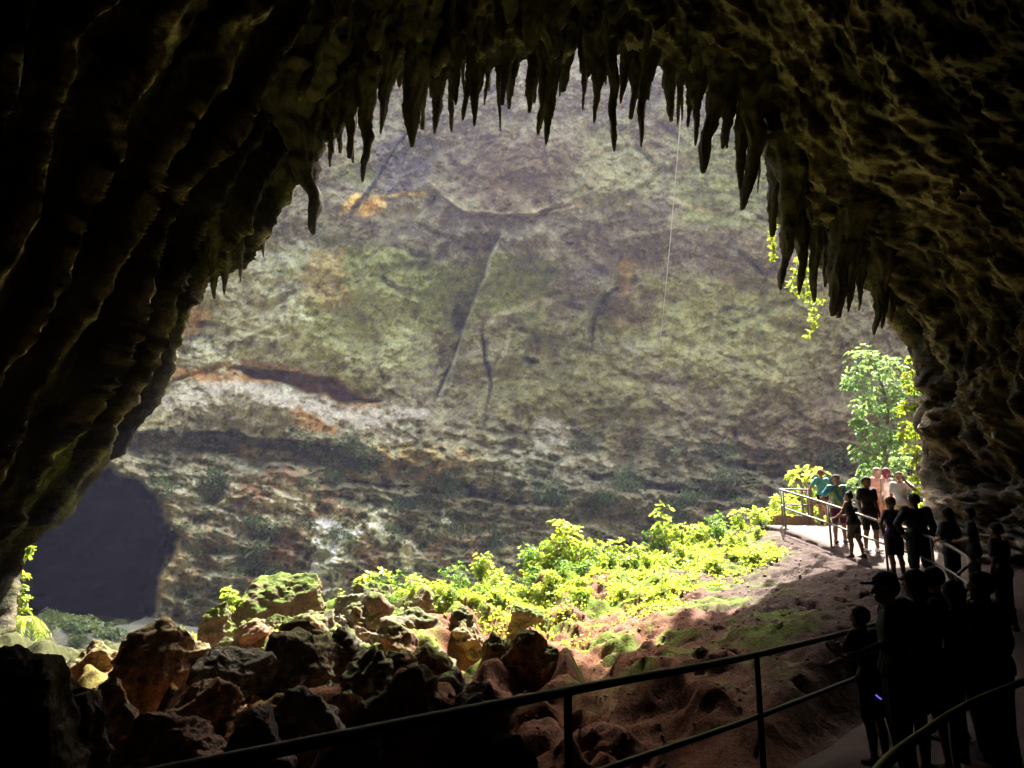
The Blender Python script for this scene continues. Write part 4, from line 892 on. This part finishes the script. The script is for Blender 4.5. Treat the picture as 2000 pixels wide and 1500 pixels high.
# ------------------------------------------------------------------ people: one smooth-union surface per body, garment or head of hair
def sdf(caps, lo, hi, h, k=.03, flat=None, cut=None):
    lo = np.array(lo); n = np.ceil((np.array(hi)-lo)/h).astype(int)+1
    ax = [lo[i]+h*np.arange(n[i]) for i in range(3)]; Fv = np.full(n, .3)
    for c in caps:
        a, b, ra, rb = np.array(c[0], float), np.array(c[1], float), c[2], c[3]; kk = c[4] if len(c) > 4 else k; fl = c[5] if len(c) > 5 else 1.
        m = max(ra, rb)+.10; s_ = [slice(max(0, int((min(a[i], b[i])-m-lo[i])/h)), min(n[i], int((max(a[i], b[i])+m-lo[i])/h)+2)) for i in range(3)]
        X, Y_, Z = np.meshgrid(ax[0][s_[0]], ax[1][s_[1]], ax[2][s_[2]], indexing='ij')
        if X.size == 0: continue
        ba = b-a; L = (ba**2).sum()+1e-9
        t = np.clip(((X-a[0])*ba[0]+(Y_-a[1])*ba[1]+(Z-a[2])*ba[2])/L, 0, 1)
        d = np.sqrt((X-a[0]-t*ba[0])**2+((Y_-a[1]-t*ba[1])*fl)**2+(Z-a[2]-t*ba[2])**2)-(ra+(rb-ra)*t)
        o = Fv[tuple(s_)]; q = np.clip(.5+.5*(o-d)/kk, 0, 1); Fv[tuple(s_)] = o*(1-q)+d*q-kk*q*(1-q)
    if cut is not None:
        X, Y_, Z = np.meshgrid(*ax, indexing='ij'); Fv = np.maximum(Fv, cut(X, Y_, Z))
    return Fv, lo
def nets(Fv, lo, h):
    s_ = Fv < 0; c = [(i, j, k) for i in (0, 1) for j in (0, 1) for k in (0, 1)]
    n = np.array(Fv.shape)-1; g = lambda A, o: A[o[0]:o[0]+n[0], o[1]:o[1]+n[1], o[2]:o[2]+n[2]]
    cnt = sum(g(s_, o).astype(int) for o in c); mix = (cnt > 0) & (cnt < 8)
    I = np.argwhere(mix); f = {o: g(Fv, o)[mix] for o in c}; pos = np.zeros((len(I), 3)); num = np.zeros(len(I))
    for o in c:
        for axis in range(3):
            if o[axis] == 0:
                p = list(o); p[axis] = 1; p = tuple(p); a, b = f[o], f[p]; cr = (a < 0) != (b < 0); t = np.where(cr, a/np.where(cr, a-b, 1), 0)
                e = np.repeat(np.array(o, float)[None], len(I), 0); e[:, axis] += t; pos += cr[:, None]*e; num += cr
    V = lo+h*(I+pos/num[:, None]); idx = np.full(tuple(n), -1); idx[mix] = np.arange(len(I)); Q = []
    for axis in range(3):
        u, v = [(1, 2), (2, 0), (0, 1)][axis]
        a = s_; b = np.roll(s_, -1, axis); E = np.argwhere(a != b)
        E = E[(E[:, axis] < n[axis]) & (E[:, u] > 0) & (E[:, v] > 0) & (E[:, u] < n[u]) & (E[:, v] < n[v])]
        if not len(E): continue
        eu, ev = np.zeros(3, int), np.zeros(3, int); eu[u] = 1; ev[v] = 1
        q = np.stack([idx[tuple((E-eu-ev).T)], idx[tuple((E-ev).T)], idx[tuple(E.T)], idx[tuple((E-eu).T)]], -1)
        fl = ~a[tuple(E.T)]; q[fl] = q[fl][:, ::-1]; Q.append(q)
    Q = np.vstack(Q); return V, Q[(Q >= 0).all(1)]
m_eye = plain('eye', (.03, .025, .02), .3, 0, 0.)
def person(label, pos, height, face, shirt, legs, skin=(.30, .18, .12), hair=(.02, .015, .012), sleeve='short', bottom='shorts', hairdo='short', arms=('down', 'down'), shoe=(.05, .045, .04), build_=1., hold=None, h=.0135, lean=0., stride=.0, group='visitors on the cave path', shirt_hem=.86, hat=None, shirt_mat=None):
    """face: heading in degrees, 0 = looking away from the camera (+Y), 90 = to the left of the picture, 180 = towards the camera"""
    o = empty('person', pos, R(face)); s_ = height/1.72; o.scale = (s_, s_, s_)
    w = build_
    hipL, hipR = np.array((-.09*w, 0, .90)), np.array((.09*w, 0, .90))
    kn = [np.array((-.105*w, .02+stride*.5, .49)), np.array((.105*w, .02-stride*.45, .49))]; an = [np.array((-.115*w, -.02+stride, .085)), np.array((.115*w, -.02-stride*.9, .085+.03*(stride > .1)))]
    sy = lean; sh = [np.array((-.172*w, sy, 1.415)), np.array((.172*w, sy, 1.415))]
    def arm(kind, sg):
        if kind == 'down': return np.array((sg*.235*w, sy-.03, 1.13)), np.array((sg*.245*w, sy+.05, .89)), np.array((0, .12, -1.))
        if kind == 'hip': return np.array((sg*.36*w, sy-.07, 1.15)), np.array((sg*.20*w, sy+.07, 1.00)), np.array((-sg*.6, .7, -.5))
        if kind == 'phone': return np.array((sg*.25*w, sy+.16, 1.17)), np.array((sg*.10, sy+.33, 1.40)), np.array((-sg*.15, .25, 1.))
        if kind == 'front': return np.array((sg*.24*w, sy+.04, 1.15)), np.array((sg*.09, sy+.27, 1.12)), np.array((-sg*.9, .4, .05))
        if kind == 'rail': return np.array((sg*.27*w, sy+.08, 1.17)), np.array((sg*.20, sy+.33, 1.06)), np.array((0, 1., -.25))
        if kind == 'out': return np.array((sg*.34*w, sy+.05, 1.20)), np.array((sg*.42*w, sy+.24, 1.06)), np.array((sg*.3, 1., -.2))
        if kind == 'face': return np.array((sg*.34*w, sy+.10, 1.26)), np.array((sg*.13, sy+.19, 1.50)), np.array((-sg*.5, .1, 1.))
    A = [arm(arms[0], -1), arm(arms[1], 1)]
    neck = np.array((0, sy, 1.42)); hd = np.array((0, sy+.025, 1.60))
    B = [((-.07*w, 0, .93), (.07*w, 0, .93), .115*w, .115*w, .05, 1.15), ((0, 0, .98), (0, sy*.5, 1.12), .125*w, .115*w, .06, 1.2), ((-.06*w, sy*.8, 1.26), (.06*w, sy*.8, 1.26), .118*w, .118*w, .06, 1.2), ((-.12*w, sy, 1.39), (.12*w, sy, 1.39), .068, .068, .05, 1.1), (neck-(0, 0, .03), hd-(0, .02, .06), .058, .052, .03)]
    for i, sg in ((0, -1), (1, 1)):
        hp = (hipL, hipR)[i]
        B += [(hp, kn[i], .092*w, .057*w, .03), (kn[i], kn[i]*.62+an[i]*.38+(0, -.022, 0), .054, .058, .03), (kn[i]*.62+an[i]*.38+(0, -.022, 0), an[i], .056, .036, .02), (an[i]+(0, -.035, -.045), an[i]+(0, .13, -.058), .036, .028, .02), (an[i], an[i]+(0, .05, -.05), .038, .034, .02)]
        el, wr, hdir = A[i]; hdir = hdir/np.linalg.norm(hdir)
        B += [(sh[i], el, .054*w, .042, .03), (el, wr, .043, .027, .02), (wr, wr+hdir*.075, .027, .033, .012, 1.)]
    B += [(hd+(0, -.012, .02), hd+(0, -.012, .035), .098, .096, .03), (hd+(0, .03, -.045), hd+(0, .052, -.072), .066, .042, .03), (hd+(0, .098, .005), hd+(0, .112, -.022), .011, .018, .015), (hd+(-.096, -.01, .01), hd+(-.092, -.012, -.025), .016, .012, .01), (hd+(.096, -.01, .01), hd+(.092, -.012, -.025), .016, .012, .01)]
    B += [(hd+(-.045, .082, .028), hd+(.045, .082, .028), .014, .014, .015)]
    lo, hi = (-.62, -.42, -.03), (.62, .55, 1.80)
    Fv, l0 = sdf(B, lo, hi, h); V, Q = nets(Fv, l0, h)
    parts = [(V, Q)]
    for i, sg in ((0, -1), (1, 1)):                                   # five unequal bent fingers on each hand, rooted in the palm
        el, wr, hdir = A[i]; hdir = hdir/np.linalg.norm(hdir); fa = (wr-el)/np.linalg.norm(wr-el)
        side = np.cross(hdir, (0, 1., .15) if abs(hdir[1]) < .8 else (0, 0, 1.)); side /= np.linalg.norm(side)+1e-9; pn = np.cross(side, hdir)
        curl = pn*(-1 if arms[i] in ('down',) else 1)
        for q, (off, ln) in enumerate([(-.028, .068), (-.0095, .078), (.0095, .073), (.027, .058)]):
            r0 = wr+hdir*.085+side*off; p1 = r0+hdir*ln*.5+curl*.004; p2 = p1+hdir*ln*.32+curl*ln*.28; p3 = p2+hdir*ln*.1+curl*ln*.25
            parts.append(tube([r0-hdir*.03, r0, p1, p2, p3], [.010, .010, .009, .0085, .0055], 6))
        t0 = wr+hdir*.03-side*.02*sg; parts.append(tube([t0, t0-side*.03*sg+hdir*.022, t0-side*.042*sg+hdir*.05, t0-side*.04*sg+hdir*.072], [.013, .012, .010, .006], 6))
    for p_ in parts[1:]: p_[1][p_[1][:, 2] == p_[1][:, 3], 3] = p_[1][p_[1][:, 2] == p_[1][:, 3], 2]
    bd = build('body', join(parts), cloth(skin, .12), o)
    def garment(name, caps, col, cut=None, var=.15, mm=None):
        Fv, l0 = sdf(caps, lo, hi, h, .03, None, cut); V, Q = nets(Fv, l0, h)
        q = fbm(V[:, 0]*9, V[:, 1]*9, V[:, 2]*5+height*7, 3); V = V+.006*q[:, None]*np.stack([V[:, 0], V[:, 1], 0*q], -1)/(.12)
        return build(name, (V, Q), mm or cloth(col, var), o)
    g = .016
    T_ = [((c[0]), (c[1]), c[2]+g, c[3]+g, c[4], c[5]) for c in B[:4]]+[((-.08*w, 0, .90), (.08*w, 0, .90), .118*w+g, .118*w+g, .05, 1.15)]
    for i in (0, 1):
        el, wr, _ = A[i]
        if sleeve == 'short': T_.append((sh[i], sh[i]*.38+el*.62, .060*w+g, .058+g, .03))
        if sleeve == 'long': T_ += [(sh[i], el, .060*w+g, .046+g, .03), (el, wr*.94+el*.06, .046+g, .030+g, .02)]
    nk = lambda X, Y_, Z: np.maximum(shirt_hem-Z, np.where(np.hypot(X, Y_-sy) < .085, Z-1.435, Z-1.56))
    tk = lambda X, Y_, Z: np.maximum(shirt_hem-Z, np.where(np.abs(X) < .13*w, np.where(np.abs(X) < .07, Z-1.36, Z-1.50), Z-1.34))
    garment('shirt' if sleeve != 'none' else 'tank_top', T_, shirt, tk if sleeve == 'none' else nk, mm=shirt_mat)
    L_ = [((-.07*w, 0, .93), (.07*w, 0, .93), .122*w+.006, .122*w+.006, .05, 1.15)]
    bot = {'shorts': .50, 'short_shorts': .68, 'trousers': .10, 'capris': .34}[bottom]
    for i in (0, 1): L_ += [((hipL, hipR)[i], kn[i], .104*w, .078*w, .02), (kn[i], an[i], .076*w, .058, .02)]
    garment('trousers' if bottom in ('trousers', 'capris') else 'shorts', L_, legs, lambda X, Y_, Z: np.maximum(bot-Z, Z-1.02))
    for i in (0, 1):
        Sc = [(an[i]+(0, -.04, -.05), an[i]+(0, .135, -.06), .044, .036, .02), (an[i]+(0, -.02, -.01), an[i]+(0, .04, -.04), .05, .042, .02)]
        garment('shoe', Sc, shoe, lambda X, Y_, Z: np.maximum(.004-Z, Z-.125), .1)
    H_ = [(hd+(0, -.02, .03), hd+(0, -.02, .042), .110, .108, .03)]
    hc = lambda X, Y_, Z: np.minimum(np.maximum(Y_-(hd[1]+.045+.9*(Z-hd[2]-.07)), hd[2]-.055-Z), np.maximum(hd[2]+.075-Z, Y_-hd[1]-.11))
    if hairdo == 'long': H_ += [(hd+(0, -.06, 0), hd+(0, -.075, -.20), .085, .075, .04, 1.)]; hc = lambda X, Y_, Z: np.minimum(np.maximum(Y_-(hd[1]+.03), hd[2]-.30-Z), np.maximum(hd[2]+.07-Z, Y_-hd[1]-.11))
    if hairdo == 'bob': H_ += [(hd+(0, -.04, 0), hd+(0, -.05, -.08), .10, .095, .03)]; hc = lambda X, Y_, Z: np.minimum(np.maximum(Y_-(hd[1]+.03), hd[2]-.14-Z), np.maximum(hd[2]+.07-Z, Y_-hd[1]-.11))
    if hairdo == 'bun': H_ += [(hd+(0, -.05, .12), hd+(0, -.06, .13), .052, .05, .015)]
    if hairdo == 'tail': H_ += [(hd+(0, -.11, .03), hd+(0, -.15, -.10), .035, .02, .02)]
    garment('hair', H_, hair, hc, .3)
    if hat is not None:
        garment('cap', [(hd+(0, -.015, .045), hd+(0, -.015, .06), .116, .108, .02), (hd+(0, .09, .062), hd+(0, .17, .05), .05, .04, .03, 1.)], hat, lambda X, Y_, Z: np.maximum(hd[2]+.045-Z, np.where(Y_ > hd[1]+.1, np.abs(Z-hd[2]-.06)-.012, -1)))
    for sg in (-1, 1): build('eye', tube([hd+(sg*.034, .078, .012), hd+(sg*.034, .092, .012)], [.012, .008], 8), m_eye, o)
    build('mouth', tube([hd+(-.022, .093, -.056), hd+(0, .101, -.057), hd+(.022, .093, -.056)], [.004, .006, .004], 6), cloth((.22, .08, .07)), o)
    tag(o, label, 'person', group); return o, A
def spot(u, v, Y):
    x = at(u, v, Y)[0]; return (x, Y, float(zpath(Y)))
def dye():
    m, nt, out = mat('tie_dye_cloth'); tc = nt.nodes.new('ShaderNodeTexCoord')
    c = ramp(nt, nz(nt, tc.outputs['Object'], 3.2, 2, .5, 1.2), [(.36, (.02, .20, .42)), (.47, (.05, .30, .45)), (.55, (.16, .34, .20)), (.66, (.55, .50, .05))])
    p = nt.nodes.new('ShaderNodeBsdfPrincipled'); nt.links.new(c, p.inputs['Base Color']); p.inputs['Roughness'].default_value = .85; nt.links.new(p.outputs[0], out.inputs[0]); return m
SK, SK2, SK3 = (.36, .21, .14), (.22, .13, .085), (.46, .28, .2)
BLK, NVY = (.018, .017, .02), (.02, .022, .05)
person('person in teal shirt and black shorts at the far end of the platform', spot(1612, 1030, 24.6), 1.66, 10, (.10, .42, .40), BLK, SK3, (.16, .08, .04), 'short', 'short_shorts', 'tail', ('out', 'front'), shirt_hem=.94)
person('person in blue and yellow tie dye shirt with plum shorts', spot(1643, 1060, 20.9), 1.70, 175, (.02, .2, .4), (.12, .02, .09), SK, BLK, 'short', 'shorts', 'short', ('down', 'hip'), shirt_hem=.88, shirt_mat=dye())
person('short person in black tank top and dusky shorts leaning on the rail', spot(1673, 1078, 19.4), 1.52, 40, BLK, (.09, .075, .06), SK2, BLK, 'none', 'shorts', 'bun', ('rail', 'front'), lean=.06, stride=.1, build_=1.12)
person('tall person in black t-shirt and shorts with white trainers', spot(1704, 1068, 20.0), 1.78, 195, (.014, .013, .014), (.016, .015, .018), SK2, BLK, 'short', 'shorts', 'short', ('down', 'down'), (.75, .73, .7), stride=.06)
person('grey haired person in peach top and orange trousers behind the tall one', spot(1724, 1038, 22.6), 1.66, 120, (.62, .36, .28), (.55, .26, .13), SK3, (.42, .38, .34), 'short', 'trousers', 'bob', ('front', 'down'))
person('person with reddish purple hair and pale pink top facing away', spot(1743, 1044, 22.0), 1.72, 20, (.72, .52, .46), (.50, .27, .16), SK3, (.26, .07, .10), 'none', 'trousers', 'bob', ('down', 'front'))
person('person in white shirt half hidden beside the purple haired one', spot(1768, 1046, 21.4), 1.70, 150, (.78, .76, .74), (.6, .52, .2), SK, (.10, .06, .04), 'short', 'trousers', 'short', ('face', 'down'))
person('person in navy tank top and black shorts raising a hand to the face', spot(1753, 1108, 17.4), 1.68, 15, (.03, .03, .10), BLK, SK2, (.05, .03, .02), 'none', 'shorts', 'tail', ('hip', 'face'), build_=1.05)
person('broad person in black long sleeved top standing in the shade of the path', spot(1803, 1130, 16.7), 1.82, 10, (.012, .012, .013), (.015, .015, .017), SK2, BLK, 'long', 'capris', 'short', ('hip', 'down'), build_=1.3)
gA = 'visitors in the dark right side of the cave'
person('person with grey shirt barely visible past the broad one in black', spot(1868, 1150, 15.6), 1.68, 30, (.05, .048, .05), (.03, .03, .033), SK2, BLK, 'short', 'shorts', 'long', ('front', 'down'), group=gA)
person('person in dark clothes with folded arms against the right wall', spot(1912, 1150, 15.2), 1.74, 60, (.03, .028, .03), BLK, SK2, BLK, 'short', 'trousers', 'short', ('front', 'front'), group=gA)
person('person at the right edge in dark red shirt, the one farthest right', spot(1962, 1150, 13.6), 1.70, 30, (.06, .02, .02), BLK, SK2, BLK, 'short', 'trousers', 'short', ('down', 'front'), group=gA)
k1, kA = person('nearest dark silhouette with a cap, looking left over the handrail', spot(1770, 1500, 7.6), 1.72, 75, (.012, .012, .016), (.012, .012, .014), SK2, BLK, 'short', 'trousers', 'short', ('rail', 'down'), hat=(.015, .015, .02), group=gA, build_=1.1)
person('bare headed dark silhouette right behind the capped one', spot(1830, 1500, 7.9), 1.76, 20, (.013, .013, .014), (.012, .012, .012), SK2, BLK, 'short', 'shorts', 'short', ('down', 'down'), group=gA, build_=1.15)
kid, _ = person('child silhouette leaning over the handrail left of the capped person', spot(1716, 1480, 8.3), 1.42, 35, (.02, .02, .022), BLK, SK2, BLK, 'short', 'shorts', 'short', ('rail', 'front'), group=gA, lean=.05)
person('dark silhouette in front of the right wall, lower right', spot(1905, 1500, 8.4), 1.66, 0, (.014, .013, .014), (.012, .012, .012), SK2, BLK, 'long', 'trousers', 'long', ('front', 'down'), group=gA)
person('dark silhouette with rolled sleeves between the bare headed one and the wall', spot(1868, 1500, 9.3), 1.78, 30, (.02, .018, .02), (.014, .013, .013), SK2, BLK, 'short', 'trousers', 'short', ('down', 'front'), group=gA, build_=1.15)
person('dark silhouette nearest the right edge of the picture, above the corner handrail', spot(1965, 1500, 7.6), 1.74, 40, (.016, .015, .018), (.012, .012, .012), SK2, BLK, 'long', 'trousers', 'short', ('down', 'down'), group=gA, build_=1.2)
# things carried
m_white = plain('white_card', (.8, .79, .76), .6, 0, .05); m_strap = plain('strap', (.22, .19, .15), .8, 0, .1)
tg = at(1727, 1238, 7.35); o = empty('name_tag', tg); V, Q = box_bar((0, 0, -.03), (0, 0, .03), .05, .008); x = build('card', (V, Q), m_white, o); x.data.polygons.foreach_set('use_smooth', np.zeros(6, bool))
build('strap', tube([(0, 0, .03), (-.02, .03, -.12), (-.06, .05, -.34)], .006, 6), m_strap, o); build('strap', tube([(.0, 0, -.03), (-.01, .02, -.2), (-.05, .04, -.42)], .006, 6), m_strap, o)
tag(o, 'small white tag on a dangling strap beside the child at the handrail', 'name tag')
m_glow, nt, out = mat('violet_glow'); e_ = nt.nodes.new('ShaderNodeEmission'); e_.inputs[0].default_value = (.22, .16, 1, 1); e_.inputs[1].default_value = .10; nt.links.new(e_.outputs[0], out.inputs[0])
gl = at(1715, 1361, 7.3); o = empty('wristband', gl); V, Q = tube([(-.018, 0, .018), (0, 0, 0), (.02, 0, -.016)], .006, 6); build('band', (V, Q), m_strap, o); build('light_strip', tube([(-.02, -.008, .016), (0, -.008, -.002), (.022, -.008, -.018)], .0065, 6), m_glow, o)
tag(o, 'small glowing violet wristband in the dark beside the handrail', 'wristband')
# ------------------------------------------------------------------ hazy air of the sinkhole
HAZE = True
if HAZE:
    bm = bmesh.new(); bmesh.ops.create_cube(bm, size=1); me = bpy.data.meshes.new('haze')
    bmesh.ops.scale(bm, vec=(200, 130, 95), verts=bm.verts); bmesh.ops.translate(bm, vec=(0, 45, 30), verts=bm.verts); bm.to_mesh(me); bm.free()
    m, nt, out = mat('haze_air')
    pv = nt.nodes.new('ShaderNodeVolumePrincipled'); pv.inputs['Color'].default_value = (.62, .64, 1, 1); pv.inputs['Density'].default_value = .00052; pv.inputs['Anisotropy'].default_value = .35
    nt.links.new(pv.outputs[0], out.inputs['Volume'])
    h = link('haze', me, m, smooth=False); tag(h, 'thin bluish daylight haze filling the cave and the sinkhole', 'haze', None, 'stuff')
